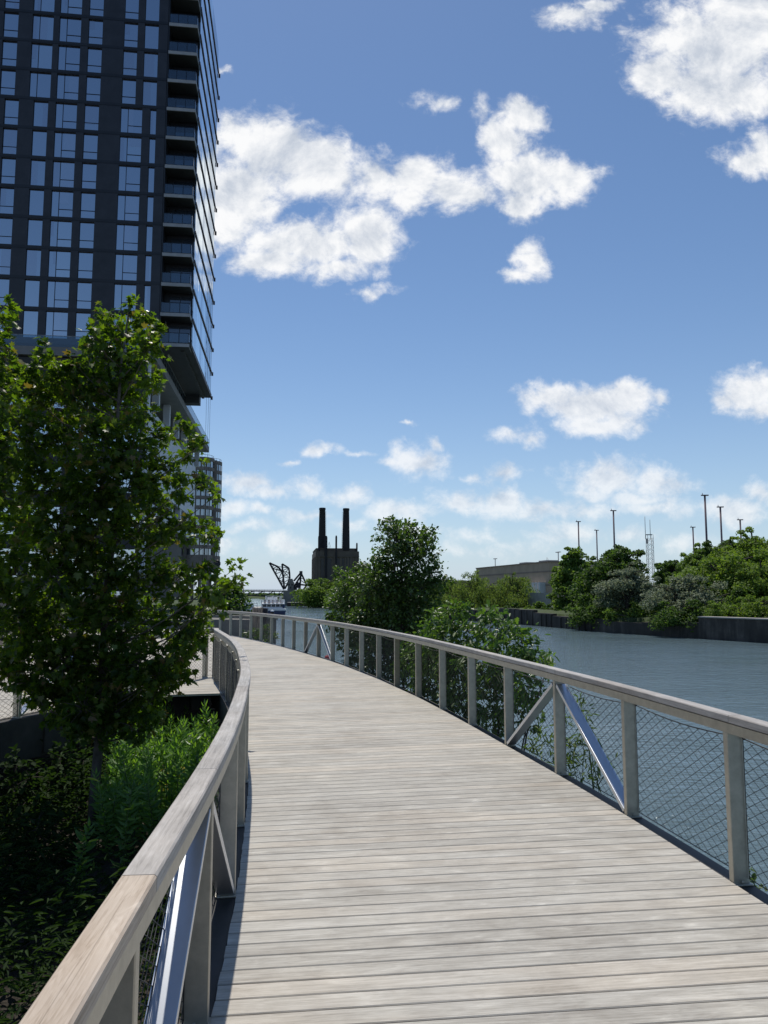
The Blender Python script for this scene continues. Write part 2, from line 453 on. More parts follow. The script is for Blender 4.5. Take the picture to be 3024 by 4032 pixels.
def leaves(name, P, Y, N, size, tpl, mats, midx=None, parent=None):
    tv, tf = tpl; P = np.asarray(P); n = len(P)
    Y = Y / np.maximum(np.linalg.norm(Y, axis=1, keepdims=True), 1e-6)
    X = np.cross(Y, N); X /= np.maximum(np.linalg.norm(X, axis=1, keepdims=True), 1e-6)
    Z = np.cross(X, Y)
    V = P[:, None, :] + size[:, None, None] * (tv[None, :, 0:1] * X[:, None, :] + tv[None, :, 1:2] * Y[:, None, :] + tv[None, :, 2:3] * Z[:, None, :])
    k = len(tv); fl = np.concatenate([np.array(f) for f in tf]); ls = [len(f) for f in tf]
    FF = (np.arange(n)[:, None] * k + fl[None, :]).ravel()
    st1 = np.concatenate([[0], np.cumsum(ls)[:-1]]); tot = sum(ls)
    ST = (np.arange(n)[:, None] * tot + st1[None, :]).ravel()
    mi = None if midx is None else np.repeat(midx, len(tf))
    me = npmesh(name, V.reshape(-1, 3), FF, ST, mats, mi)
    return link(name, me, parent)


def unit(n):
    d = rng.normal(size=(n, 3)); return d / np.linalg.norm(d, axis=1, keepdims=True)


# ------------------------------------------------------------------ curves
def spline(pts, step=0.05):
    """Catmull-Rom through pts, resampled evenly."""
    P = np.array(pts, float); P = np.vstack([2 * P[0] - P[1], P, 2 * P[-1] - P[-2]])
    out = []
    for i in range(1, len(P) - 2):
        t = np.linspace(0, 1, 40, endpoint=False)[:, None]
        p0, p1, p2, p3 = P[i - 1], P[i], P[i + 1], P[i + 2]
        out.append(0.5 * (2 * p1 + (p2 - p0) * t + (2 * p0 - 5 * p1 + 4 * p2 - p3) * t ** 2 + (3 * p1 - p0 - 3 * p2 + p3) * t ** 3))
    out.append(P[-2][None]); Q = np.vstack(out)
    d = np.concatenate([[0], np.cumsum(np.linalg.norm(np.diff(Q, axis=0), axis=1))])
    s = np.arange(0, d[-1], step)
    return np.stack([np.interp(s, d, Q[:, 0]), np.interp(s, d, Q[:, 1])], 1), s


class Curve:
    def __init__(s, pts):
        s.P, s.s = spline(pts, 0.02); s.L = s.s[-1]
        T = np.gradient(s.P, axis=0); s.T = T / np.linalg.norm(T, axis=1, keepdims=True)

    def p(s, d):
        return np.array([np.interp(d, s.s, s.P[:, 0]), np.interp(d, s.s, s.P[:, 1])])

    def t(s, d):
        t = np.array([np.interp(d, s.s, s.T[:, 0]), np.interp(d, s.s, s.T[:, 1])]); return t / np.linalg.norm(t)

    def near(s, q):
        return s.s[np.argmin(np.sum((s.P - np.array(q)) ** 2, 1))]


RIGHT = Curve([(2.72, -3.2), (2.62, -1.0), (2.47, 1.5), (2.32, 3.2), (2.11, 4.9), (1.90, 6.37), (1.66, 7.76), (1.39, 9.16), (1.12, 10.57), (.83, 11.98),
               (.52, 13.4), (.17, 14.8), (-.19, 16.22), (-.59, 17.6), (-1.0, 19.0), (-1.45, 20.4), (-1.92, 21.72), (-2.42, 23.07), (-2.93, 24.42),
               (-3.45, 25.75), (-4.0, 27.05), (-4.57, 28.35), (-5.15, 29.6), (-5.76, 30.85), (-6.4, 32.1), (-7.3, 33.7), (-8.4, 35.4), (-10, 37.5)])
LEFT = Curve([(-.24, -3.2), (-.39, -1.0), (-.485, .6), (-.595, 1.95), (-.715, 3.36), (-.865, 4.71), (-1.07, 6.15), (-1.29, 7.53), (-1.58, 9.0), (-1.92, 10.6),
              (-2.31, 12.2), (-2.70, 13.6), (-3.10, 14.95), (-3.38, 15.9), (-3.50, 16.42), (-3.62, 16.58), (-3.76, 16.50), (-3.86, 16.15), (-4.10, 15.3), (-4.45, 14.1),
              (-4.92, 12.4), (-5.42, 10.6), (-5.95, 8.6), (-6.4, 6.6), (-6.75, 4.5), (-7.0, 2.0), (-7.1, -2.0)])
S_APEX = LEFT.near((-3.62, 16.58))

# ------------------------------------------------------------------ boardwalk planks
PITCHP = 0.1365
def plank(mb, a, b, c, d, seed, thick=0.034, z=0.0):
    """a-b near edge (left,right), d-c far edge; slightly rounded top arrises."""
    u0 = seed * 7.31; L = math.dist(a, b); r_ = 0.004
    def inn(p, q, t): return (p[0] + (q[0] - p[0]) * t, p[1] + (q[1] - p[1]) * t)
    wd = math.dist(a, d); t = r_ / max(wd, .01)
    a2, d2 = inn(a, d, t), inn(d, a, t); b2, c2 = inn(b, c, t), inn(c, b, t)
    v = [(*a, z - thick), (*b, z - thick), (*c, z - thick), (*d, z - thick),
         (*a, z - r_), (*b, z - r_), (*c, z - r_), (*d, z - r_), (*a2, z), (*b2, z), (*c2, z), (*d2, z)]
    f = [(8, 9, 10, 11), (4, 5, 9, 8), (6, 7, 11, 10), (0, 1, 5, 4), (2, 3, 7, 6), (1, 2, 6, 5), (3, 0, 4, 7)]
    w0 = seed * 3.77
    U = lambda *q: [(u0 + x, w0 + y) for x, y in q]
    uv = [U((0, 0), (L, 0), (L, wd), (0, wd)), U((0, -.03), (L, -.03), (L, 0), (0, 0)), U((L, wd + .02), (0, wd + .02), (0, wd), (L, wd)),
          U((0, -.06), (L, -.06), (L, -.03), (0, -.03)), U((L, wd + .05), (0, wd + .05), (0, wd + .02), (L, wd + .02)),
          U((0, 0), (.1, 0), (.1, .03), (0, .03)), U((0, 0), (.1, 0), (.1, .03), (0, .03))]
    mb.add(v, f, 0, uv)


def seg_hit(o, d, poly, maxl):
    """distance along ray o+d*t to the first hit of polyline."""
    A = poly[:-1]; B = poly[1:]; e = B - A
    den = d[0] * (-e[:, 1]) - d[1] * (-e[:, 0])
    rx = A[:, 0] - o[0]; ry = A[:, 1] - o[1]
    den = np.where(np.abs(den) < 1e-9, 1e-9, den)
    t = (rx * (-e[:, 1]) - ry * (-e[:, 0])) / den
    k = (d[0] * ry - d[1] * rx) / den
    ok = (t > 0.2) & (k >= 0) & (k <= 1) & (t < maxl)
    return t[ok].min() if ok.any() else maxl


main = MB(); nrow = int(RIGHT.L / PITCHP)
main_left = LEFT.P[LEFT.s <= S_APEX]
prev = None; hd = None
for i in range(nrow + 1):
    s_ = i * PITCHP; p = RIGHT.p(s_); t = RIGHT.t(s_)
    # the boards lag a little behind the bend, as laid
    q = np.array([-t[1], t[0]])
    l_ = seg_hit(p, q, main_left, 9.0) if p[1] < 14.6 else 8.0
    cur = (p, p + q * l_)
    if prev is not None:
        gap = 0.006 + 0.004 * random.random()
        (pr, pl), (cr, cl) = prev, cur
        g = lambda a, b: a + (b - a) * (gap / max(np.linalg.norm(b - a), .02))
        j1, j2 = random.uniform(-.004, .004), random.uniform(-.004, .004)
        a = tuple(g(pl, cl) + q * j1); b = tuple(g(pr, cr)); plank(main, a, b, tuple(cr), tuple(cl + q * j2), i)
    prev = cur
bw = main.build('boardwalk', M['deck']); tag(bw, kind='structure')

branch = MB(); BR = np.array(LEFT.P[(LEFT.s >= S_APEX)]); prev = None
s0 = S_APEX + 0.12; n2 = int((LEFT.L - s0) / PITCHP)
for i in range(n2):
    s_ = s0 + i * PITCHP; p = LEFT.p(s_); t = LEFT.t(s_)
    q = np.array([t[1], -t[0]])
    q = q if q[0] < 0 else -q
    cur = (p, p + q * 5.5)
    if prev is not None and s_ > S_APEX + .35:
        (pr, pl), (cr, cl) = prev, cur
        g = lambda a, b: a + (b - a) * .06
        plank(branch, tuple(g(cl, pl)), tuple(g(cr, pr)), tuple(pr), tuple(pl), 1000 + i, z=-0.006)
    prev = cur
bb = branch.build('branch_boardwalk', M['deck']); tag(bb, kind='structure')


def sweep(mb, C, s0, s1, off0, off1, z0, z1, step=0.25, side=1, mat=0, uv=False, seed=0):
    """box section swept along a curve; off measured outward (side=+1 right of travel)."""
    n = max(1, int(math.ceil((s1 - s0) / step))); rows = []
    for i in range(n + 1):
        d = s0 + (s1 - s0) * i / n; p = C.p(d); t = C.t(d); o = np.array([t[1], -t[0]]) * side
        a = p + o * off0; b = p + o * off1
        rows.append([(a[0], a[1], z0), (b[0], b[1], z0), (b[0], b[1], z1), (a[0], a[1], z1)])
    vs = [v for r_ in rows for v in r_]; fs = []; us = []
    wd = abs(off1 - off0); h = z1 - z0; per = [wd, h, wd, h]; cum = [0, wd, wd + h, 2 * wd + h]
    for i in range(n):
        for k in range(4):
            k2 = (k + 1) % 4
            fs.append((i * 4 + k, i * 4 + k2, i * 4 + 4 + k2, i * 4 + 4 + k))
            L0 = (s1 - s0) * i / n + seed * 5.3; L1 = (s1 - s0) * (i + 1) / n + seed * 5.3
            us.append([(L0, cum[k] + seed * 2.1), (L0, cum[k] + per[k] + seed * 2.1), (L1, cum[k] + per[k] + seed * 2.1), (L1, cum[k] + seed * 2.1)])
    fs += [(0, 1, 2, 3)[::-1], (4 * n, 4 * n + 1, 4 * n + 2, 4 * n + 3)]
    us += [[(0, 0), (.1, 0), (.1, .05), (0, .05)]] * 2
    if side < 0: fs = [f[::-1] for f in fs]; us = [u[::-1] for u in us]
    mb.add(vs, fs, mat, us if uv else None)


def rbar_sweep(mb, C, s0, s1, o0, o1, z0, z1, side, seed):
    """hand rail board with eased top edges."""
    n = max(1, int(math.ceil((s1 - s0) / .12))); e = .006
    prof = [(o0, z0), (o1, z0), (o1, z1 - e), (o1 - e, z1), (o0 + e, z1), (o0, z1 - e)]
    vs = []
    for i in range(n + 1):
        d = s0 + (s1 - s0) * i / n; p = C.p(d); t = C.t(d); o = np.array([t[1], -t[0]]) * side
        vs += [(p[0] + o[0] * a, p[1] + o[1] * a, z) for a, z in prof]
    k = len(prof); fs = []; us = []
    cum = [0]
    for j in range(k): cum.append(cum[-1] + math.dist(prof[j], prof[(j + 1) % k]))
    for i in range(n):
        L0 = (s1 - s0) * i / n + seed * 5.3; L1 = (s1 - s0) * (i + 1) / n + seed * 5.3
        for j in range(k):
            j2 = (j + 1) % k
            fs.append((i * k + j, i * k + j2, (i + 1) * k + j2, (i + 1) * k + j))
            us.append([(L0, cum[j] + seed), (L0, cum[j + 1] + seed), (L1, cum[j + 1] + seed), (L1, cum[j] + seed)])
    fs += [tuple(range(k))[::-1], tuple(n * k + j for j in range(k))]; us += [[(0, 0)] * k] * 2
    if side < 0: fs = [f[::-1] for f in fs]; us = [u[::-1] for u in us]
    mb.add(vs, fs, 0, us)


# edge beams under the boards
eb = MB(); sweep(eb, RIGHT, 0, RIGHT.L - .1, .004, .13, -.34, -.020, .3, 1)
sweep(eb, LEFT, 0, S_APEX, .004, .13, -.42, -.020, .3, -1)
eb.build('edge_beam', M['beam'], bw)
fb = MB(); sweep(fb, LEFT, S_APEX + .02, LEFT.L, .004, .14, -.62, -.022, .3, -1)
for k in range(9):
    d = S_APEX + 1.0 + k * 1.4; p = LEFT.p(d); t = LEFT.t(d); o = np.array([-t[1], t[0]]) 
    fb.box((p[0] + o[0] * .155, p[1] + o[1] * .155, -.33), (.03, .12, .5), math.atan2(o[1], o[0]))
fb.build('fascia_beam', M['fascia'], bb)
ub = MB()
for C_, sd, smax in ((RIGHT, 1, RIGHT.L - .5),):
    for k in range(int(smax / 3.2)):
        d = k * 3.2 + .8; p = C_.p(d); t = C_.t(d); q = np.array([-t[1], t[0]])
        for f_ in (.35, 2.5):
            c = p + q * f_; ub.tube([(c[0], c[1], -4.2), (c[0], c[1], -.30)], .11, 10)
        a = p + q * .05; b = p + q * 2.9; ub.bar((a[0], a[1], -.2), (b[0], b[1], -.2), .14, .26)
ub.build('pile_frame', M['beam'], bw)

# ------------------------------------------------------------------ railings
RH = 1.0
def railing(name, label, C, s_posts, side, braces, s0, s1, joints, newwood=(), netmax=1e9):
    root = thing(name, label, 'railing', (*C.p((s0 + s1) / 2), 0))
    def fr(d):
        p = C.p(d); t = C.t(d); o = np.array([t[1], -t[0]]) * side
        return Vector((p[0], p[1], 0)), Vector((t[0], t[1], 0)), Vector((o[0], o[1], 0))
    js = [s0] + list(joints) + [s1]
    for k in range(len(js) - 1):
        mb = MB(); rbar_sweep(mb, C, js[k] + .002, js[k + 1] - .002, -.004, .092, RH - .045, RH, side, k + 1 + (0 if side > 0 else 20))
        o = mb.build('handrail', M['rail_wood_new' if k in newwood else 'rail_wood'], root)
        if k in newwood: o['label'] = 'fresher tan handrail board with knots'
    mb = MB(); sweep(mb, C, s0, s1, .004, .084, RH - .112, RH - .053, .12, side); mb.build('rail_channel', M['steel'], root)
    base = {}
    for i, d in enumerate(s_posts):
        p, t, o = fr(d); pm = MB(); X = o; Y = t; Z = Vector((0, 0, 1))
        pm.box(p + o * .060 + Z * ((RH - .112 - .012) / 2), (.108, .046, RH - .112 + .012), frame=(X, Y, Z))
        pm.box(p + o * .060 + Y * .030 + Z * ((RH - .112 - .012) / 2), (.060, .010, RH - .112 + .012), frame=(X, Y, Z))
        pm.box(p + o * .060 + Z * -.013, (.13, .085, .012), frame=(X, Y, Z))
        for sg in (-1, 1):
            pm.tube([p + o * (.060 + .0) + Y * sg * .033 + Z * (-.006), p + o * .060 + Y * sg * .033 + Z * .012], .008, 6)
        pm.build('post', M['steel'], root, 0.004)
    # net panels, laced to a sagging border cable hung from an eye on each post
    order = list(range(len(s_posts) - 1))
    for i in order:
        d0, d1 = s_posts[i], s_posts[i + 1]
        p0, t0, o0 = fr(d0); p1, t1, o1 = fr(d1)
        a = p0 + o0 * .104 + t0 * .036; b = p1 + o1 * .104 - t1 * .030
        if side > 0 and False: pass
        L = (b - a).length; dx = (b - a) / L
        dist = min(a.length, b.length)
        r_ = .0021 if dist < 9 else .0023
        nm = MB(); zb, zt = .022, .852
        top = lambda x: zt - .030 * math.sin(math.pi * min(max(x / L, 0), 1))
        # border cable
        nm.tube([a + dx * (L * k / 8) + Vector((0, 0, top(L * k / 8))) for k in range(9)], .0042, 5)
        nm.tube([a + Vector((0, 0, zb)), b + Vector((0, 0, zb))], .0035, 5)
        for pe in (a, b):
            nm.tube([pe + dx * (.004 if pe is a else -.004) + Vector((0, 0, zb)), pe + dx * (.004 if pe is a else -.004) + Vector((0, 0, zt))], .003, 4)
        # eyes
        for pe, sg in ((a, 1), (b, -1)):
            c = pe + dx * sg * .012 + Vector((0, 0, zt + .012))
            nm.tube([c + dx * math.cos(q) * .016 + Vector((0, 0, math.sin(q) * .016)) for q in np.linspace(0, 2 * math.pi, 9)], .0045, 4, cap=False)
        if dist < netmax:
            cw, ch = (.118, .068); sl = ch / cw
            k = -int((L * sl) / ch) - 1
            lines = []
            while k * ch < zt - zb + L * sl:
                for sg in (1, -1):
                    # z = zb + k*ch + sl*x  (sg=1)   or mirrored
                    pts = []
                    x0 = max(0, (-k * ch) / sl); x1 = min(L, (zt - zb - .018 - k * ch) / sl)
                    if x1 - x0 > .01:
                        za = zb + k * ch + sl * x0; zc = zb + k * ch + sl * x1
                        xa, xb = (x0, x1) if sg > 0 else (L - x0, L - x1)
                        zc = min(zc, top(xb))
                        lines.append((xa, za, xb, zc))
                k += 1
            for (xa, za, xb, zc) in lines:
                A = a + dx * xa + Vector((0, 0, za)); B = a + dx * xb + Vector((0, 0, zc))
                off = Vector((o0.x, o0.y, 0)) * random.uniform(-.003, .003)
                mid = (A + B) / 2 + off * 1.5
                nm.tube([A, mid, B], r_, 3, cap=False)
        nm.build('net_panel', M['cable'], root)
    for bi in braces:
        for sgn in (-1, 1):
            if not 0 <= bi + sgn < len(s_posts): continue
            p, t, o = fr(s_posts[bi]); q, t2, o2 = fr(s_posts[bi + sgn])
            A = p + o * .060 + t * sgn * .05 + Vector((0, 0, .845)); B = q + o2 * .060 - t2 * sgn * .045 + Vector((0, 0, .02))
            bm_ = MB(); bm_.bar(A, B, .100, .036, side=o)
            bm_.build('brace', M['steel_bright'], root, 0.003)
    return root


sr0 = RIGHT.near((2.11, 4.9)); sp = 1.432
rp = [sr0 + k * sp for k in range(-5, 22)]
railing('boardwalk_railing', 'curved timber capped railing with cable netting on the river side of the boardwalk', RIGHT, rp, 1,
        [7, 17], .05, rp[-1] + .25, [sr0 - 2.9, sr0 - .06, sr0 + 2 * sp - .06, sr0 + 4.9 * sp, sr0 + 9.1 * sp, sr0 + 13 * sp, sr0 + 17 * sp])
sl0 = LEFT.near((-.715, 3.36)); spl = 1.375
lp = [sl0 + k * spl for k in range(-4, 10)]
lp = [d for d in lp if d < S_APEX - .4]
k0 = lp.index(min(lp, key=lambda d: abs(d - sl0)))
rest = list(np.arange(lp[-1] + 1.15, LEFT.L - .1, spl))
lall = lp + [S_APEX - .28, S_APEX + .32] + list(np.arange(S_APEX + 1.6, LEFT.L - .2, spl))
lall = [d for i, d in enumerate(lall) if i == 0 or d - lall[i - 1] > .3]
railing('boardwalk_railing', 'curved timber capped railing enclosing the planted pocket on the left', LEFT, lall, -1,
        [k0, len(lp) + 4], .05, LEFT.L - .05, [sl0 - 1.22, sl0 + .03, sl0 + 2.95, sl0 + 6.2, sl0 + 9.6, S_APEX - .1, S_APEX + 4, S_APEX + 8.5], newwood=(0,))

# ------------------------------------------------------------------ ground and water
WATER = -3.25
def shore_left(y):
    return np.interp(y, [-300, -60, -6, 2, 5.5, 8, 11, 14, 18, 22, 25, 28, 34, 39.6, 44, 50, 60, 100, 180, 300, 640, 700],
                     [10, 2, .2, .6, 1.3, 2.7, 2.9, 2.7, 1.6, .1, -1.9, -3.9, -5.0, -5.6, -9, -12.5, -14, -20, -34, -60, -135, -150])
def shore_right(y):
    return np.interp(y, [-300, 0, 60, 77, 88, 97, 118, 140, 247, 300, 400, 640, 700], [180, 76, 46.5, 38, 32.5, 28.1, 22.7, 14.4, -18, -32, -52, -104, -150])


def fbm2(x, y, seed=0):
    o = np.zeros_like(x); r2 = np.random.default_rng(seed)
    for k in range(5):
        a, b, p, q = r2.uniform(.6, 1.4, 2).tolist() + r2.uniform(0, 6, 2).tolist(); f = .35 * 2 ** k
        o += (np.sin(x * f * a + p + 1.3 * np.sin(y * f * .7 + q)) * np.sin(y * f * b + q)) / 1.8 ** k
    return o


def ground_z(x, y):
    x = np.asarray(x, float); y = np.asarray(y, float)
    dl = shore_left(y) - x                       # metres inland on the near bank
    plat = np.where(y < 24, -1.30 + .12 * fbm2(x, y, 3) * .5, np.interp(y, [24, 36, 60], [-1.30, -1.0, -.2]))
    inland = np.interp(x, [-30, -12, -9], [0.0, 0.0, 1.0])
    plat = plat * inland + (1 - inland) * -.15
    zl = np.where(dl > 0, WATER + np.minimum(dl * .75, plat - WATER), WATER + np.maximum(dl * .6, -2.5))
    zl = np.where((dl > 0), zl + .05 * fbm2(x * 3, y * 3, 5), zl)
    dr = x - shore_right(y)
    hill = np.interp(y, [40, 70, 95, 115, 200], [3.2, 3.0, 2.0, .4, .3])
    zr = np.where(dr > .6, np.minimum(-1.35 + np.clip(dr - 2, 0, 99) * .22, -1.35 + hill), WATER - 2.5)
    z = np.where(dr > 0, zr, zl)
    return np.where((y > 660), -2.2, z)


gxs = np.unique(np.concatenate([np.linspace(-3500, -200, 12), np.linspace(-200, -30, 35), np.linspace(-30, -8, 30), np.arange(-8, 4, .16), np.linspace(4, 60, 70), np.linspace(60, 200, 20), np.linspace(200, 3500, 12)]))
gys = np.unique(np.concatenate([np.linspace(-400, -4, 16), np.arange(-4, 24, .18), np.linspace(24, 70, 70), np.linspace(70, 160, 70), np.linspace(160, 700, 90), np.linspace(700, 4500, 12)]))
GX, GY = np.meshgrid(gxs, gys); GZ = ground_z(GX, GY)
nx, ny = len(gxs), len(gys)
idx = np.arange(nx * ny).reshape(ny, nx)
quads = np.stack([idx[:-1, :-1], idx[:-1, 1:], idx[1:, 1:], idx[1:, :-1]], -1).reshape(-1, 4)
m, t, b = newmat('bank_soil')
co = t.new('ShaderNodeTexCoord').outputs['Object']
n1 = t.noise(co, 1.1, 8, 0.7); n2 = t.noise(co, 14, 6, 0.7)
c = t.ramp(t.math('ADD', t.math('MULTIPLY', n1, .5), t.math('MULTIPLY', n2, .5)), [(.3, (.016, .013, .010)), (.5, (.045, .036, .026)), (.66, (.10, .082, .058))])
g2 = t.ramp(n2, [(.35, (.03, .05, .015)), (.65, (.06, .085, .025))])
far = t.new('ShaderNodeSeparateXYZ'); t.l.new(co, far.inputs[0])
grassy = t.sstep(t.math('ADD', t.math('ADD', far.outputs[1], t.math('MULTIPLY', n1, 12)), 0), 34, 60)
t.l.new(t.mix(grassy, c, g2), b.inputs['Base Color']); b.inputs['Roughness'].default_value = .95
t.l.new(t.bump(n2, .9, .08), b.inputs['Normal'])
gme = npmesh('ground', np.stack([GX, GY, GZ], -1).reshape(-1, 3), quads.ravel(), np.arange(len(quads)) * 4, [m], None, True)
tag(link('ground', gme), kind='structure')

m, t, b = newmat('river_water'); b.inputs['Base Color'].default_value = (.118, .172, .195, 1)
b.inputs['Roughness'].default_value = .06; b.inputs['IOR'].default_value = 1.333; b.inputs['Specular IOR Level'].default_value = .5
co = t.new('ShaderNodeTexCoord').outputs['Object']
big = t.noise(t.map(co, (.05, .09, 1), (0, 0, .25)), 1.0, 3, .5)
wv = t.noise(t.map(co, (.85, 2.1, 1), (0, 0, .22)), 1.0, 5, .58, .6)
wv2 = t.noise(t.map(co, (2.6, 5.2, 1), (0, 0, -.12)), 1.0, 4, .6, .8)
h = t.math('ADD', wv, t.math('MULTIPLY', wv2, .33))
h = t.math('MULTIPLY', h, t.math('MULTIPLY_ADD', t.sstep(big, .35, .65), .9, .45))
t.l.new(t.bump(h, 1.0, .12), b.inputs['Normal'])
wm = MB(); wm.add([(-3500, -400, WATER), (3500, -400, WATER), (3500, 4500, WATER), (-3500, 4500, WATER)], [(0, 1, 2, 3)])
tag(wm.build('river', m), kind='structure')

# ------------------------------------------------------------------ tower with balconies
HD = R(7)
AX = Vector((math.cos(HD), math.sin(HD), 0)); HX = Vector((-math.sin(HD), math.cos(HD), 0)); UP = Vector((0, 0, 1))
TC = at(770, 600, 75); TC.z = 0
M['panel'] = plain('black_facade_panel', (.028, .029, .035), .45, .1, .25, .8)
M['panel2'] = plain('black_spandrel', (.016, .017, .021), .4, .1, .25, .8)
M['conc'] = plain('pale_concrete', (.19, .185, .18), .8, 0, .15, .7)
M['slabedge'] = plain('balcony_slab_edge', (.32, .32, .32), .7, 0, .15, 1.2)
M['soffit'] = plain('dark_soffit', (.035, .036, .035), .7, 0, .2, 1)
M['white_panel'] = plain('white_precast', (.58, .60, .63), .7, 0, .08, .5)
M['glassfront'] = glassy('front_window_glass', (.03, .045, .08), (.80, .86, .98), .62)
M['glassblind'] = glassy('curtained_window_glass', (.07, .09, .13), (.80, .84, .95), .55)
M['glassdark'] = glassy('balcony_door_glass', (.012, .018, .028), (.40, .46, .55), .16)
M['glassside'] = glassy('side_curtain_glass', (.05, .08, .11), (.84, .90, .95), .50, .03, .25)
M['mull'] = plain('mullion', (.012, .014, .022), .45, .3, .1)
M['fin'] = plain('floor_fin', (.035, .022, .022), .5, .3, .2, 1)
M['rail_glass'] = clearglass('balustrade_glass', (.55, .66, .72), .12)
M['rail_dark'] = plain('dark_rail_metal', (.015, .02, .03), .4, .6, .1)
tw = thing('residential_tower', 'tall dark residential tower with blue windows and a corner stack of balconies', 'tower', TC)
def tp(s_, d, z): return TC + AX * s_ + HX * d + UP * z
FR = (AX, HX, UP)
FL = 3.131; Z0 = 29.75                     # bottom sill of window row 0
rows = range(-1, 14)
Z_TOP = Z0 + 14 * FL + .2
low_cols = [(-24.2, -22.1, 'mt'), (-21.2, -19.8, 'p'), (-18.93, -17.55, 't'), (-16.13, -14.71, 'p'), (-14.0, -11.9, 'mt'), (-11.17, -9.75, 't'), (-7.6, -5.45, 'mt'), (-4.68, -4.05, 'p')]
up_cols = [(-24.2, -22.1, 'mt'), (-21.2, -20.4, 'p'), (-19.45, -18.0, 't'), (-16.64, -14.57, 'm'), (-14.0, -11.85, 'mt'), (-11.12, -9.7, 't'), (-7.57, -6.18, 't'), (-5.5, -4.08, 'p')]
WH = 2.74
wall = MB(); D = 20.0
# solid core behind the windows, then piers and spandrels standing 12 cm proud of the glass line
wall.box(tp(-13.9 - .03, D / 2 + .35, (26.6 + Z_TOP) / 2), (21.5, D - .35, Z_TOP - 26.6), frame=FR)
for k in rows:
    zb = Z0 + k * FL; cols = up_cols if k >= 7 else low_cols
    edges = [-24.68] + [e for c_ in cols for e in c_[:2]] + [-3.14]
    for j in range(0, len(edges), 2):
        a, b_ = edges[j], edges[j + 1]
        wall.box(tp((a + b_) / 2, .17, zb + WH / 2), (b_ - a, .34, WH), frame=FR)
    wall.box(tp(-13.91, .165, zb + WH + (FL - WH) / 2), (21.54, .33, FL - WH), frame=FR, mat=1)
    wall.box(tp(-13.91, -.010, zb + WH + .12), (21.54, .02, .05), frame=FR, mat=1)
wall.box(tp(-13.91, .17, Z0 - FL - .3), (21.54, .34, .6), frame=FR)
wall.build('wall', [M['panel'], M['panel2']], tw)
for k in rows:
    zb = Z0 + k * FL; cols = up_cols if k >= 7 else low_cols
    for j, (a, b_, kind) in enumerate(cols):
        if k > 11 and j < 2: continue
        wmb = MB(); c_ = tp((a + b_) / 2, .20, zb + WH / 2)
        mx = a + (b_ - a) * .34 if 'm' in kind else None
        for (e0, e1) in (((a, mx), (mx, b_)) if mx else ((a, b_),)):
            wmb.box(tp((e0 + e1) / 2, .20, zb + WH / 2), (e1 - e0, .03, WH), frame=FR)
            if rng.random() < .42:
                w_ = (e1 - e0) * rng.uniform(.35, .95); hgt_ = WH * (1.0 if rng.random() < .6 else rng.uniform(.3, .8)); x_ = e0 + w_ / 2 if rng.random() < .6 else e1 - w_ / 2
                wmb.box(tp(x_, .183, zb + WH - hgt_ / 2), (w_ - .01, .012, hgt_ - .01), frame=FR, mat=2)
        if mx: wmb.box(tp(mx, .175, zb + WH / 2), (.06, .05, WH), frame=FR, mat=1)
        if 't' in kind:
            l_ = mx if mx else a
            wmb.box(tp((l_ + b_) / 2, .172, zb + .84), (b_ - l_, .05, .055), frame=FR, mat=1)
        for e_ in (a + .02, b_ - .02): wmb.box(tp(e_, .178, zb + WH / 2), (.04, .04, WH), frame=FR, mat=1)
        wmb.build('window', [M['glassfront'], M['mull'], M['glassblind']], tw)
# balcony bay
bay = MB()
bay.box(tp(-1.57, 1.95 + (D - 1.95) / 2, (26.9 + Z_TOP) / 2), (2.9, D - 1.95, Z_TOP - 26.9), frame=FR)
bay.box(tp(-3.05, .8, (26.9 + Z_TOP) / 2), (.12, 1.55, Z_TOP - 26.9), frame=FR)
bay.build('bay_wall', M['panel2'], tw)
for k in range(-1, 14):
    zs = 33.0 + (k - 1) * FL - .35
    sl = MB(); sl.box(tp(-1.57, .93, zs), (2.92, 1.95, .34), frame=FR)
    slo = sl.build('balcony', M['slabedge'], tw)
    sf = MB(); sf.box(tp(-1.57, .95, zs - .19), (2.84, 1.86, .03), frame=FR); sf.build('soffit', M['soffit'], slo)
    rl = MB()
    for z_ in (zs + .24, zs + 1.27): rl.box(tp(-1.60, .07, z_), (2.80, .05, .05), frame=FR)
    for x_ in (-2.98, -2.12, -1.16, -.22): rl.box(tp(x_, .07, zs + .75), (.05, .05, 1.05), frame=FR)
    for z_ in (zs + .24, zs + 1.27): rl.box(tp(-.19, .80, z_), (.05, 1.4, .05), frame=FR)
    rl.build('balcony_rail', M['rail_dark'], slo)
    gl = MB(); gl.box(tp(-1.60, .065, zs + .75), (2.72, .015, .96), frame=FR); gl.box(tp(-.19, .80, zs + .75), (.015, 1.36, .96), frame=FR)
    gl.build('balcony_glass', M['rail_glass'], slo)
    dr = MB(); dr.box(tp(-1.35, 1.90, zs + 1.43), (2.2, .05, 2.3), frame=FR)
    for x_ in (-2.45, -1.36, -.28): dr.box(tp(x_, 1.865, zs + 1.43), (.06, .05, 2.3), frame=FR, mat=1)
    dr.build('balcony_door', [M['glassdark'], M['mull']], slo)
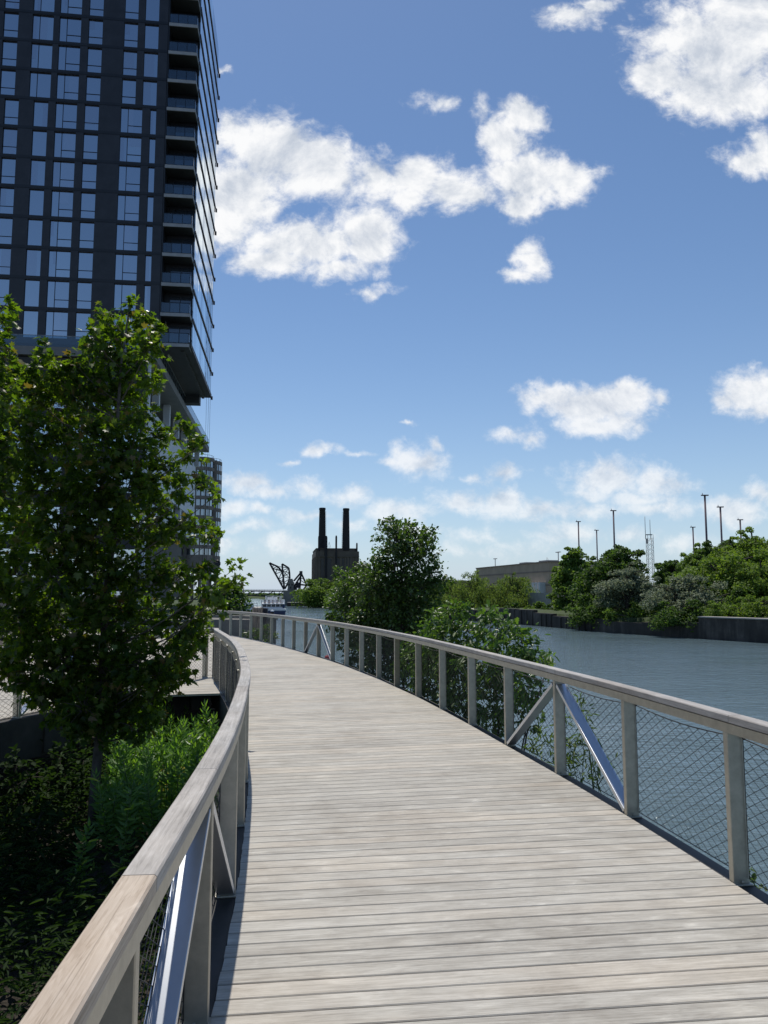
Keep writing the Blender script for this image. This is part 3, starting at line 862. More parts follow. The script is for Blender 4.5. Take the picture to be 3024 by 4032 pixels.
# river side: curtain glass with projecting floor fins
for k in range(-1, 14):
    zb = 33.0 + (k - 1) * FL - .35
    sg = MB()
    for j in range(12):
        y0 = 1.55 + j * 1.54
        sg.box(tp(-.06, y0 + .76, zb + FL / 2), (.10, 1.50, FL - .05), frame=FR)
    sg.build('side_glazing', M['glassside'], tw)
    fn = MB(); fn.box(tp(.025, (D + 2.0) / 2 + .1, zb + .02), (.11, D - .3, .24), frame=FR); fn.box(tp(.06, D + 1.0, zb - .02), (.22, .3, .42), frame=FR)
    fn.build('floor_fin', M['fin'], tw)
sfb = MB(); sfb.box(tp(-1.6, D / 2 + .5, 26.55), (3.3, D + .6, .45), frame=FR); sfb.box(tp(-2.4, D + .2, 25.9), (2.2, 1.6, 1.2), frame=FR)
sfb.box(tp(-.9, D / 2 + .5, 26.2), (.3, D - 1, .4), frame=FR)
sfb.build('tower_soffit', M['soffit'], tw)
hoist = MB()
for dx in (-.35, -.1, .1): hoist.tube([tp(.2 + dx, 17.0, 40), tp(.2 + dx, 17.0, 2)], .016, 4)
hoist.build('hoist_rope', M['rail_dark'], tw)

# podium
pod = thing('podium_building', 'pale podium building with glass roof rail, open deck levels and white side panels', 'building', TC)
pm = MB()
pm.box(tp(-14.4, 22.6, 24.55), (23.0, 50.2, .82), frame=FR)                          # roof slab
pm.build('roof_slab', M['conc'], pod)
pg = MB(); pg.box(tp(-2.96, 23.0, 25.52), (.025, 49.4, 1.08), frame=FR); pg.box(tp(-14.4, -2.4, 25.52), (22.9, .025, 1.08), frame=FR); pg.build('roof_balustrade', M['rail_glass'], pod)
pc = MB(); pc.box(tp(-2.96, 23.0, 26.08), (.05, 49.4, .04), frame=FR); pc.box(tp(-14.4, -2.4, 26.08), (22.9, .05, .04), frame=FR)
for j in range(33): pc.box(tp(-2.96, -1.5 + j * 1.5, 25.52), (.03, .03, 1.08), frame=FR)
pc.build('balustrade_cap', M['slabedge'], pod)
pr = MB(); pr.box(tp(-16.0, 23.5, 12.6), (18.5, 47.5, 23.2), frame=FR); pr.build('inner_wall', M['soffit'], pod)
for j in range(7):
    for s_, z_, d_ in ((-4.7, 22.9, (.75, .75, 2.5)), (-5.2, 12.4, (.7, .9, 2.2))):
        pcol = MB(); pcol.box(tp(s_, 1.2 + j * 7.6, z_), d_, frame=FR); pcol.build('column', M['white_panel'], pod)
for j in range(12):
    wp = MB(); wp.box(tp(-4.9, 1.0 + j * 3.9, 17.3), (.3, 3.86, 8.2), frame=FR); wp.build('wall_panel', M['white_panel'], pod)
pp = MB(); pp.box(tp(-4.9, 22.6, 10.6), (.3, 46.8, 1.5), frame=FR); pp.build('parapet', M['white_panel'], pod)
pf = MB(); pf.box(tp(-14.5, -1.9, 22.2), (21.6, .5, 3.6), frame=FR)
for k in range(5): pf.box(tp(-14.5, -1.9, 2.5 + k * 4.0), (21.6, .5, 1.3), frame=FR)
for j in range(7): pf.box(tp(-25 + j * 3.5, -1.75, 10.5), (.6, .5, 20.5), frame=FR)
pf.build('front_frame', M['soffit'], pod)
pgf = MB(); pgf.box(tp(-14.5, -1.35, 10.5), (21.5, .1, 20), frame=FR); pgf.build('front_glazing', M['glassfront'], pod)
pcn = MB(); pcn.box(tp(-3.75, -1.7, 12.0), (.55, .6, 24.2), frame=FR); pcn.build('corner_pier', M['white_panel'], pod)

# ------------------------------------------------------------------ rounded apartment block beyond
M['brownconc'] = plain('brown_concrete', (.19, .165, .145), .85, 0, .18, .35)
M['glassfar'] = glassy('far_window_glass', (.04, .05, .06), (.65, .72, .8), .35)
RC0 = at(848, 2200, 215); RC0.z = 0
rc = thing('apartment_block', 'brown concrete apartment block with rounded bays and arched strip windows', 'building', RC0)
RCH = R(12); rx = Vector((math.cos(RCH), math.sin(RCH), 0)); ry = Vector((-math.sin(RCH), math.cos(RCH), 0))
bays = [((-4.5, 0.9), 3.7), ((-1.9, 6.2), 3.2), ((-12.3, .6), 3.8), ((-20.2, .6), 3.8), ((-1.9, 13.5), 3.2), ((-1.9, 21), 3.2)]
body = MB()
def rp3(x, y, z): return RC0 + rx * x + ry * y + UP * z
FRR = (rx, ry, UP)
body.box(rp3(-12, 12, 25.5), (23, 20, 26), frame=FRR)
def disc(mb, cx, cy, r_, z0, z1, mat=0, n=28):
    pl = [rp3(cx + r_ * math.cos(2 * math.pi * k / n), cy + r_ * math.sin(2 * math.pi * k / n), 0) for k in range(n)]
    mb.prism([(p.x, p.y) for p in pl], z0, z1, mat, True)
NF = 10; FH = 2.73; ZB = 12.1
for (cx, cy), r_ in bays:
    disc(body, cx, cy, r_ - .35, 8, 38.6)
body.box(rp3(-.9, 3.0, 24.2), (1.6, 3.4, 30), frame=FRR); body.box(rp3(-8.4, 1.6, 24.2), (2.4, 3.4, 30), frame=FRR)
body.build('wall', M['brownconc'], rc)
for i, ((cx, cy), r_) in enumerate(bays):
    for k in range(NF):
        z = ZB + k * FH
        bm_ = MB(); disc(bm_, cx, cy, r_, z + 1.80, z + FH); disc(bm_, cx, cy, r_ - .1, z + 1.70, z + 1.80)
        if k == 0: disc(bm_, cx, cy, r_, z - 3.2, z)
        bm_.build('floor_band', M['brownconc'], rc)
        if i in (0, 1, 2, 4):
            wn = MB(); n = 9
            for j in range(n):
                a0 = math.pi * 1.02 + (math.pi * 1.10) * j / n + .06; a1 = a0 + math.pi * 1.10 / n - .10
                p = [rp3(cx + (r_ - .18) * math.cos(a), cy + (r_ - .18) * math.sin(a), z) for a in (a0, a1)]
                wn.add([p[0], p[1], p[1] + UP * (1.8 if j < n - 1 else 1.4), p[0] + UP * (1.8 if j else 1.4)], [(0, 1, 2, 3)])
            wn.build('window', M['glassfar'], rc)
for (cx, cy), r_ in bays[:5]:
    for a in (3.5, 4.2, 4.9, 5.6): 
        c_ = rp3(cx + (r_ - .6) * math.cos(a), cy + (r_ - .6) * math.sin(a), 0); pil = MB(); pil.tube([c_ + UP * -1, c_ + UP * 9], .42, 8); pil.build('column', M['brownconc'], rc)
    pil = MB(); disc(pil, cx, cy, r_ - .1, 5.2, 5.9); pil.build('ledge', M['brownconc'], rc)
rt = MB()
for (cx, cy), r_ in bays[:2]:
    pts = [rp3(cx + (r_ - .3) * math.cos(a), cy + (r_ - .3) * math.sin(a), 40.1) for a in np.linspace(0, 2 * math.pi, 25)]
    rt.tube(pts, .05, 4)
    for p in pts[::2]: rt.tube([p, p - UP * .95], .04, 4)
rt.build('roof_railing', M['rail_dark'], rc)

# ------------------------------------------------------------------ old power station
M['brick_dk'] = plain('sooty_brick', (.12, .098, .078), .9, 0, .2, .12)
M['stack'] = plain('black_chimney', (.022, .020, .022), .85, 0, .25, .2)
M['darkglass'] = plain('dark_tall_window', (.012, .013, .018), .3, 0, .3, .2, 0, 40, .5)
PS = at(1328, 2300, 700); PS.z = 0
ps = thing('power_station', 'dark brick power station with two tall chimneys and slot windows', 'power station', PS)
PA = R(8); px = Vector((math.cos(PA), math.sin(PA), 0)); py = Vector((-math.sin(PA), math.cos(PA), 0)); FP = (px, py, UP)
def pp3(x, y, z): return PS + px * x + py * y + UP * z
wl = MB(); 
wl.box(pp3(0, 35, 18), (39.6, 70, 42.2), frame=FP); wl.box(pp3(-.3, 36, 40.3), (37.4, 66, 2.6), frame=FP)
wl.box(pp3(-.3, 36, 41.75), (38.2, 66.8, .5), frame=FP)
for x_ in (-16.5, -11.2, -2.6, 3.0, 7.2, 9.8, 12.3, 17.0): wl.box(pp3(x_, -.35, 15.5), (1.7, .7, 37), frame=FP)
wl.box(pp3(0, -.5, 34.4), (39.8, 1.0, .7), frame=FP)
for y_ in range(6): wl.box(pp3(-20.1, 5 + y_ * 11, 15.5), (.7, 3.2, 37), frame=FP)
wl.build('wall', M['brick_dk'], ps)
for x_, w_ in ((-13.6, 2.6), (-8.0, 4.6), (.6, 4.2), (5.1, 1.7), (8.5, 1.5), (11.05, 1.5)):
    wn = MB(); wn.box(pp3(x_, -.06, 12.5), (w_, .2, 40), frame=FP); wn.build('window', M['darkglass'], ps)
for y_ in range(5):
    wn = MB(); wn.box(pp3(-19.85, 10.5 + y_ * 11, 13), (.2, 4.2, 40), frame=FP); wn.build('window', M['darkglass'], ps)
for u_, zt in ((1268.5, 79.5), (1362.5, 79.0)):
    q = at(u_, 2100, 706); ch = MB()
    ch.lathe((q.x, q.y, 0), [(3.5, 40), (3.25, 55), (2.95, 70), (2.75, zt - 2.2), (3.05, zt - 1.9), (3.05, zt - .5), (2.8, zt)], 20)
    o = ch.build('chimney', M['stack'], ps)
    ld = MB(); sx = 1 if u_ < 1300 else -1
    for dx in (2.95, 3.55): ld.tube([(q.x + sx * (dx + .55), q.y - 1, 41), (q.x + sx * dx, q.y - 1, zt - 3)], .07, 4)
    for k in range(20):
        z_ = 42 + k * 1.75; e_ = .55 * (1 - k / 20); ld.bar((q.x + sx * (2.95 + e_), q.y - 1, z_), (q.x + sx * (3.6 + e_), q.y - 1, z_), .1, .1)
    ld.build('ladder', M['stack'], o)
for u_, zt, r_ in ((1283, 53, 1.35), (1255.5, 53, .9), (1323.5, 53.3, .85), (1405, 47, .75)):
    q = at(u_, 2200, 698.5 if u_ < 1400 else 704); ch = MB(); zb_ = -2 if u_ < 1400 else 39
    ch.lathe((q.x, q.y, 0), [(r_, zb_), (r_, zt - 1.6), (r_ * .75, zt - .2), (r_ * .7, zt)], 12); ch.build('flue', M['stack'], ps)
q = at(1296, 2140, 705); an = MB()
an.tube([(q.x, q.y, 41), (q.x, q.y, 48.3)], .12, 4)
for sx in (-1, 1): an.tube([(q.x + sx * 1.5, q.y, 43.2), (q.x, q.y, 48)], .10, 4)
an.tube([(q.x - 1.5, q.y, 43.2), (q.x + 1.5, q.y, 43.2)], .10, 4)
an.build('roof_antenna', M['slabedge'], ps)

# ------------------------------------------------------------------ railway bridge with raised leaf
M['iron'] = plain('dark_bridge_iron', (.028, .026, .034), .7, .2, .25, .3)
M['stone'] = plain('bridge_masonry', (.20, .19, .17), .9, 0, .22, .25)
YB = 300
def bp(u, v, dy=0): return at(u, v, YB + dy)
br = thing('railway_bridge', 'dark iron truss railway bridge with a raised leaf and a masonry pier', 'bridge', at(1115, 2360, YB))
deck = MB()
for dy in (0, 5.2):
    T = [(800 + 40 * k) for k in range(9)]
    deck.bar(bp(790, 2323 + 2, dy), bp(1122, 2328, dy), .5, .55, UP)
    lowv = [2344, 2344, 2344, 2344, 2344, 2345, 2348, 2353, 2356]
    for k in range(8):
        deck.bar(bp(T[k], lowv[k], dy), bp(T[k + 1], lowv[k + 1], dy), .4, .45, UP)
        deck.bar(bp(T[k], lowv[k], dy), bp(T[k + 1], 2327, dy), .3, .32, UP)
        deck.bar(bp(T[k], 2326, dy), bp(T[k], lowv[k], dy), .3, .3, AX)
        deck.bar(bp(T[k] + 20, 2327, dy), bp(T[k] + 20, (lowv[k] + lowv[k + 1]) / 2, dy), .2, .2, AX)
a_, b_ = bp(790, 2325, 2.6), bp(1122, 2327.5, 2.6); deck.bar(a_, b_, 5.6, .35, Vector((0, 1, 0)))
deck.build('truss_span', M['iron'], br)
rl = MB(); rl.bar(bp(790, 2319.5), bp(1122, 2322), .1, .12, UP)
for k in range(32): rl.bar(bp(790 + k * 10.5, 2319.5 + k * .08), bp(790 + k * 10.5, 2325), .09, .09, AX)
rl.build('handrail', M['stone'], br)
lf = MB()
def truss(mb, chords, webs, dy, w=.42):
    for a, b in chords: mb.bar(bp(*a, dy), bp(*b, dy), w * 1.5, w * 1.5, Vector((0, 1, 0)))
    for a, b in webs: mb.bar(bp(*a, dy), bp(*b, dy), w * .62, w * .62, Vector((0, 1, 0)))
K = 400 / 1659; f_ = lambda x, y: (880 + x * K, 2150 + y * K)
A = [f_(*p) for p in ((752, 275), (800, 365), (850, 455), (900, 545), (945, 630), (985, 705))]
Bq = [f_(*p) for p in ((752, 275), (815, 305), (885, 335), (955, 415), (975, 500), (985, 600), (990, 705))]
chA = list(zip(A[:-1], A[1:])) + list(zip(Bq[:-1], Bq[1:]))
wbA = [(A[1], Bq[1]), (A[1], Bq[2]), (A[2], Bq[2]), (A[2], Bq[3]), (A[3], Bq[3]), (A[3], Bq[4]), (A[4], Bq[4]), (A[4], Bq[5]), (A[5], Bq[5]), (A[1], Bq[3]), (A[3], Bq[5])]
truss(lf, chA, wbA, 0)
C1 = [f_(*p) for p in ((958, 292), (965, 400), (975, 500), (985, 600), (995, 700))]
C2 = [f_(*p) for p in ((958, 292), (1065, 358), (1078, 440), (1082, 530), (1045, 620), (1000, 700))]
truss(lf, list(zip(C1[:-1], C1[1:])) + list(zip(C2[:-1], C2[1:])), [(C1[1], C2[1]), (C1[1], C2[2]), (C1[2], C2[2]), (C1[2], C2[3]), (C1[3], C2[3]), (C1[3], C2[4]), (C1[1], C2[1]), (C1[2], C2[1]), (C1[1], C2[3])], 5)
for a, b in ((A[1], C1[1]), (A[3], C1[3]), (Bq[2], C2[1])): lf.bar(bp(*a, 0), bp(*b, 5), .25, .25)
lf.build('raised_leaf', M['iron'], br)
cw = MB()
E_ = [f_(*p) for p in ((1265, 435), (1150, 570), (1255, 500), (1140, 680), (1245, 720), (1360, 640), (1300, 720), (1180, 660), (1255, 630))]
truss(cw, [(E_[0], E_[1]), (E_[2], E_[3]), (E_[0], E_[4]), (E_[0], E_[5]), (E_[5], E_[6]), (E_[5], E_[8]), (E_[4], E_[6])],
      [(E_[2], E_[7]), (E_[2], E_[8]), (f_(1268, 530), f_(1310, 530)), (f_(1262, 560), f_(1350, 620)), (E_[8], E_[7]), (E_[8], E_[4]), (E_[7], E_[3]), (f_(1220, 560), f_(1190, 690)), (f_(1230, 720), f_(1200, 620))], 2)
q = bp(*f_(1265, 440), 2); cw.box(q, (1.1, 1.2, 1.5)); q = bp(*f_(1165, 685), 2); cw.box(q, (1.6, 1.5, 1.6)); q = bp(*f_(1230, 640), 2); cw.box(q, (1.2, 1.5, 2.2))
cw.build('counterweight_frame', M['iron'], br)
pr = MB(); a_, b_ = bp(1116, 2330), bp(1182, 2330)
cx_ = (a_.x + b_.x) / 2; pr.box((cx_, YB + 4, -1.5), (b_.x - a_.x, 9, 7.6)); pr.box((cx_, YB + 4, 2.45), (b_.x - a_.x + .5, 9.4, .3))
c2 = bp(1195, 2340).x; pr.box((c2, YB + 7, -1.6), (6.0, 9, 7.0))
for dx in (-2.4, -.3, 1.9): pr.box((cx_ + dx, YB - .56, -.8), (.5, .12, 5.2))
pr.build('pier', M['stone'], br)
bh = MB(); hx = bp(1143.5, 2300).x
bh.box((hx, YB + 2, 4.1), (2.3, 2.6, 3.0)); bh.box((hx, YB + 2, 5.75), (2.0, 2.3, .5)); bh.box((hx, YB + 2, 5.5), (2.55, 2.9, .2)); bh.box((hx, YB + 2, 6.25), (1.5, 1.8, .9)); bh.box((hx, YB + 2, 6.85), (1.1, 1.3, .5)); bh.box((hx, YB + 2, 3.0), (2.6, 3.0, .5))
ho = bh.build('bridge_house', M['stone'], br)
for dx, z_, w_, h_ in ((-.6, 4.75, .55, .6), (.6, 4.75, .55, .6), (0, 3.6, .5, .8)):
    wn = MB(); wn.box((hx + dx, YB + .68, z_), (w_, .1, h_)); wn.build('window', M['darkglass'], ho)

# ------------------------------------------------------------------ warehouse on the far bank
M['tanbrick'] = plain('tan_brick', (.45, .335, .245), .9, 0, .12, .4)
M['tanband'] = plain('brown_brick_band', (.27, .205, .165), .9, 0, .12, .4)
M['greymetal'] = plain('grey_metal', (.30, .30, .30), .55, .4, .15, 1)
KB = at(2162, 2300, 170); KB.z = 0
k2 = at(1876, 2300, 218); dirb = Vector((k2.x - KB.x, k2.y - KB.y, 0)); LB = dirb.length; dirb.normalize(); nrb = Vector((dirb.y, -dirb.x, 0))
ka = thing('warehouse', 'long tan brick warehouse with flat roof behind the far bank trees', 'building', KB)
FK = (dirb, nrb, UP)
def kp(a, d, z): return KB + dirb * a + nrb * d + UP * z
wl = MB(); wl.box(kp(LB / 2, 8, 3.9), (LB, 16, 9.1), frame=FK); wl.box(kp(LB / 2, 8, 8.55), (LB + .3, 16.3, .25), frame=FK, mat=1)
for z_ in (6.4, 3.4): wl.box(kp(LB / 2, 8, z_), (LB + .12, 16.12, .35), frame=FK, mat=1)
wl.build('wall', [M['tanbrick'], M['tanband']], ka)
dc = MB()
for j in range(6): dc.box(kp(2.2 + j * 1.75, -.7, 2.2), (.7, 1.4, 3.6), frame=FK)
dc.build('wall_duct', M['white_panel'], ka)
for a_, w_ in ((13.5, 4.6), (26, 4.2)):
    rt = MB(); rt.box(kp(a_, 6, 9.2), (w_, 3, .35), frame=FK); rt.box(kp(a_, 6, 8.9), (w_ * .7, 2.4, .7), frame=FK); rt.build('roof_unit', M['greymetal'], ka)
for a_, hh in ((3.6, 2.35), (44.5, 2.6)):
    lp_ = MB(); lp_.tube([kp(a_, 4, 8.5), kp(a_, 4, 8.5 + hh)], .10, 6); lp_.box(kp(a_, 4, 8.5 + hh), (1.9, .5, .16), frame=FK); lp_.build('roof_lamp', M['greymetal'], ka)
ms_ = MB(); ms_.tube([kp(9.8, 4, 8.5), kp(9.8, 4, 10)], .06, 4); ms_.tube([kp(9.8, 4, 9.9), kp(7.6, 4, 8.7)], .03, 4); ms_.build('roof_mast', M['greymetal'], ka)
lw = MB(); q = at(1815, 2300, 262); lw.box((q.x, q.y + 12, 1.8), (28, 24, 8.0), R(12)); lo = lw.build('low_warehouse', M['tanbrick'])
tag(lo, 'low tan flat-roofed shed left of the long brick warehouse', 'building')
fc = MB(); q0, q1 = at(2080, 2400, 141), at(2170, 2400, 133)
fc.bar((q0.x, q0.y, 0.0), (q1.x, q1.y, 0.0), .06, 3.4, Vector((0, 1, 0))); fo = fc.build('metal_fence', M['greymetal']); tag(fo, 'grey sheet metal fence between the willows and the feathery tree', 'fence')

# poles of a ball-net and a lattice mast
M['polepaint'] = plain('purple_brown_pole', (.13, .09, .105), .6, .2, .15, .3)
pts = []
for (u, v, y) in ((2277, 2055, 235), (2349, 2089, 265), (2415, 2012, 200), (2728, 2077, 235), (2775, 1952, 165), (2836, 1998, 180), (2914, 2048, 205)):
    p = at(u, v, y); mb = MB()
    mb.tube([(p.x, p.y, -1.5), (p.x, p.y, p.z)], [.23, .20], 10); mb.box((p.x, p.y, p.z + .1), (1.5, .5, .22)); mb.tube([(p.x - .5, p.y, p.z), (p.x - .5, p.y, p.z + .6)], .07, 5)
    r_ = thing('net_pole', '', 'pole', (p.x, p.y, -1.5), 'tall net poles behind the far bank trees')
    mb.build('pole', M['polepaint'], r_); pts.append((r_, p))
for k, lab in enumerate(('slim net pole above the feathery tree, leftmost of all the poles', 'shortest net pole between the feathery tree and the round dark tree', 'net pole rising above the round dark tree left of the lattice mast',
                         'short net pole standing in the dip right of the lattice mast', 'tallest net pole, purple brown, at the left edge of the green hill', 'second tallest net pole, just right of the tallest one', 'net pole rising from the hill top, rightmost of all the poles')):
    pts[k][0]['label'] = lab
p = at(2557, 2105, 250); q = at(2563, 2250, 250); lm = MB(); W_ = .9
crn = [(-W_, -W_), (W_, -W_), (W_, W_), (-W_, W_)]
for (a, b) in crn: lm.tube([(p.x + a, p.y + b, -1), (p.x + a, p.y + b, p.z)], .07, 5)
z_ = 0
while z_ < p.z - 1.4:
    for k in range(4):
        a, b = crn[k], crn[(k + 1) % 4]
        lm.tube([(p.x + a[0], p.y + a[1], z_), (p.x + b[0], p.y + b[1], z_ + 1.5)], .04, 4); lm.tube([(p.x + b[0], p.y + b[1], z_), (p.x + a[0], p.y + a[1], z_ + 1.5)], .04, 4)
    z_ += 1.5
mast = thing('lattice_mast', 'grey lattice radio mast with two whip antennas between the net poles', 'mast', (p.x, p.y, -1))
lm.build('frame', M['greymetal'], mast); wa = MB()
for dx, h_ in ((-1.3, 8.4), (.3, 7.4)): wa.tube([(p.x + dx, p.y, p.z - 1.5), (p.x + dx, p.y, p.z + h_ - 2.5)], .09, 5)
wa.box((p.x - .5, p.y - .9, p.z - .1), (2.2, .3, .3)); wa.box((p.x - 1.2, p.y - .9, p.z - 2.2), (.4, .3, 1.6)); wa.build('antenna', M['greymetal'], mast)

# ------------------------------------------------------------------ river walls
m, t, b = newmat('stained_sheet_wall'); M['quay'] = m
co = t.new('ShaderNodeTexCoord').outputs['Object']
st = t.noise(t.map(co, (.7, .7, .10)), 1.0, 7, .75); s2 = t.noise(co, .35, 6, .65)
c = t.ramp(t.math('ADD', t.math('MULTIPLY', st, .6), t.math('MULTIPLY', s2, .4)), [(.34, (.018, .016, .015)), (.50, (.045, .040, .036)), (.60, (.10, .088, .078)), (.70, (.30, .28, .26))])
t.l.new(c, b.inputs['Base Color']); b.inputs['Roughness'].default_value = .85; t.l.new(t.bump(s2, .5, .1), b.inputs['Normal'])
M['cap'] = plain('concrete_cap', (.36, .34, .31), .85, 0, .2, .6)
def quay(name, lab, ys, zt, cap, th=1.0, rib=0):
    r_ = thing(name, lab, 'river wall', (float(shore_right(ys[0])), ys[0], WATER))
    mb = MB(); cb = MB()
    for i, (y0, y1) in enumerate(zip(ys[:-1], ys[1:])):
        a = Vector((float(shore_right(y0)), y0, 0)); b_ = Vector((float(shore_right(y1)), y1, 0)); d_ = (b_ - a).normalized(); n_ = Vector((d_.y, -d_.x, 0))
        z_ = zt[i] if isinstance(zt, (list, tuple)) else zt
        o_ = n_ * (th / 2)
        mb.bar(a + o_ + UP * ((z_ + WATER - 1.5) / 2), b_ + o_ + UP * ((z_ + WATER - 1.5) / 2), th, z_ - WATER + 1.5, n_)
        if rib:
            for k in range(int((b_ - a).length / rib)): mb.box(a + d_ * (k * rib + .4) + n_ * -.06 + UP * ((z_ + WATER) / 2 - .1), (.5, .16, z_ - WATER - .1), math.atan2(d_.y, d_.x))
        if cap: cb.bar(a + o_ + UP * (z_ + .06), b_ + o_ + UP * (z_ + .06), th + .25, .12, n_)
    mb.build('wall', M['quay'], r_)
    if cap: cb.build('coping', M['cap'], r_)
    return r_
quay('quay_wall', 'tall stained concrete river wall with pale coping at the right of the far bank', [-20, 20, 60, 77, 84.5], -.95, True, 1.2)
quay('quay_wall', 'low crumbling river wall under the silver shrubs on the far bank', [84.5, 88, 92, 97, 101], [-1.5, -1.75, -1.85, -1.6], False, .8)
quay('quay_wall', 'ribbed timber river wall under the dark tree on the far bank', [101, 106, 112, 118, 123, 128], [-1.7, -1.6, -1.3, -.9, -.8], False, .8, 1.6)
quay('quay_wall', 'dark sheet pile river wall under the willows on the far bank', [128, 140, 165, 200, 247], [-1.3, -1.4, -1.5, -1.6], False, .8, 2.0)

# ------------------------------------------------------------------ near bank: dock wall, piles, mooring post
dw = thing('dock_wall', 'grey concrete dock wall at the river edge beyond the far railing', 'river wall', (-7, 40, WATER))
mb = MB(); mb.prism([(-5.55, 40), (-6.1, 41.2), (-9.2, 44), (-14, 48), (-14, 40)], -5, .36); mb.build('wall', M['stone'], dw)
mb = MB(); mb.prism([(-5.45, 39.9), (-6.05, 41.3), (-9.15, 44.1), (-9.9, 43.6), (-6.5, 40.6), (-6.3, 39.9)], .364, .50); mb.build('coping', M['stone'], dw)
M['timber'] = plain('grey_pile_timber', (.10, .09, .08), .9, 0, .35, 1.5)
pd = thing('timber_dolphin', 'cluster of grey timber piles with a black ladder slot beside the dock wall', 'mooring piles', (-6.6, 39.4, WATER))
for k in range(5):
    mb = MB(); x_ = -6.60 + k * .14; mb.tube([(x_, 39.2 + .05 * (k % 2), -5), (x_ + .01, 39.2, 1.0 - .03 * (k % 3))], [.10, .085], 8); mb.build('pile', M['timber'], pd)
mb = MB(); mb.box((-5.98, 39.15, -1.1), (.20, .3, 4.1)); 
for k in range(8): mb.box((-5.98, 38.98, -2.8 + k * .48), (.24, .04, .05))
mb.build('ladder_panel', M['iron'], pd)
M['white'] = plain('white_paint', (.74, .75, .76), .45, 0, .06, 2)
bo = thing('mooring_bollard', 'small black mooring bollard with a white head on the dock wall end', 'bollard', (-5.85, 40.6, .50))
mb = MB(); mb.lathe((-5.85, 40.6, .50), [(.09, 0), (.07, .12), (.10, .2), (.10, .26)], 10); mb.build('post', M['iron'], bo)
mb = MB(); mb.lathe((-5.85, 40.6, .762), [(.09, 0), (.085, .05), (.03, .08)], 10); mb.build('cap', M['white'], bo)
p = atz(1289, 2597, WATER); M['red'] = plain('faded_red', (.50, .06, .06), .5, 0, .15, 6)
by = thing('river_buoy', 'small red buoy on the water beyond the far railing brace', 'buoy', (p.x, p.y, WATER))
mb = MB(); mb.lathe((p.x, p.y, WATER - .1), [(.05, 0), (.19, .08), (.22, .2), (.17, .36), (.06, .42)], 14); mb.build('float', M['red'], by)
mb = MB(); mb.tube([(p.x, p.y, WATER + .3), (p.x, p.y, WATER + .45)], .04, 6); mb.build('ring', M['white'], by)

# street lamp with sign beyond the branch boardwalk
M['blackmetal'] = plain('black_painted_metal', (.012, .012, .014), .45, .2, .2, 4)
M['green'] = plain('green_sign_paint', (.02, .16, .07), .5, 0, .1, 3)
p = at(853, 2300, 46); lp_ = thing('street_lamp', 'black round-headed street lamp post with a blank green street sign', 'street lamp', (p.x, p.y, -.6))
zt = at(853, 2232, 46).z; mb = MB(); mb.tube([(p.x, p.y, -.8), (p.x, p.y, .4), (p.x, p.y, .5), (p.x, p.y, zt)], [.16, .15, .11, .10], 10); mb.build('post', M['blackmetal'], lp_)
mb = MB(); mb.tube([(p.x + .17 * math.cos(a), p.y, zt + .2 + .17 * math.sin(a)) for a in np.linspace(0, 2 * math.pi, 17)], .05, 6, cap=False); mb.lathe((p.x, p.y, zt - .05), [(.10, 0), (.16, .12), (.16, .28), (.05, .36)], 12); mb.build('lamp_head', M['blackmetal'], lp_)
mb = MB(); a_ = at(833, 2268, 46); mb.box((a_.x, p.y - .02, a_.z), (.48, .02, .17)); mb.build('street_sign', M['green'], lp_)
p2 = at(812, 2330, 52); zt = at(812, 2245, 52).z; gp = thing('light_pole', 'slender grey light pole with a curved arm beside the black lamp', 'light pole', (p2.x, p2.y, -.6))
mb = MB(); mb.tube([(p2.x, p2.y, -.8), (p2.x, p2.y, zt), (p2.x + .15, p2.y, zt + .3), (p2.x + .55, p2.y, zt + .42)], [.07, .055, .05, .04], 8); mb.build('pole', M['greymetal'], gp)
mb = MB(); mb.box((p2.x + .62, p2.y, zt + .40), (.35, .16, .08)); mb.build('lamp_head', M['greymetal'], gp)

# ------------------------------------------------------------------ boats
M['navy'] = plain('navy_hull_paint', (.012, .03, .10), .3, 0, .12, .8)
M['cabin_glass'] = plain('dark_cabin_glass', (.02, .03, .04), .15, 0, .2, 1)
M['people'] = plain('mixed_deck_gear', (.35, .3, .28), .8, 0, .5, 3)
def hull_poly(L, B, n=9, sharp=.55):
    pts = []
    for k in range(n): 
        t_ = k / (n - 1); pts.append((B / 2 * (1 - max(0, (t_ - sharp) / (1 - sharp)) ** 2), t_ * L))
    return pts + [(-x, y) for x, y in pts[::-1][1:]]
def boat_frame(x, y, rz):
    c, s_ = math.cos(rz), math.sin(rz)
    return lambda a, b, z: Vector((x + a * c - b * s_, y + a * s_ + b * c, WATER + z))
def hull(mb, T, L, B, z0, z1, flare=.12, mat=0, sharp=.55):
    pl = hull_poly(L, B, 9, sharp); n = len(pl)
    lo = [T(x * (1 - flare), y * (1 - flare * .3) + .1, z0) for x, y in pl]; hi = [T(x, y, z1) for x, y in pl]
    mb.add(lo + hi, [tuple(range(n))[::-1], tuple(range(n, 2 * n))] + [(i, (i + 1) % n, n + (i + 1) % n, n + i) for i in range(n)], mat)
p = atz(1077, 2420, WATER); rzb = R(10); T = boat_frame(p.x, p.y, rzb); fx = Vector((math.cos(rzb), math.sin(rzb), 0)); fy = Vector((-math.sin(rzb), math.cos(rzb), 0)); FB = (fx, fy, UP)
tb = thing('tour_boat', 'two-deck white tour boat with navy hull moored by the near bank', 'boat', (p.x, p.y, WATER))
mb = MB(); hull(mb, T, 19, 5.6, -.3, .85); mb.build('hull', M['navy'], tb)
mb = MB(); hull(mb, T, 19.1, 5.7, .854, 1.25); mb.build('gunwale', M['white'], tb)
mb = MB(); mb.box(T(0, 7.6, 1.30), (5.2, 13.4, .1), frame=FB); mb.box(T(0, 8.4, 2.42), (5.3, 14, .16), frame=FB)
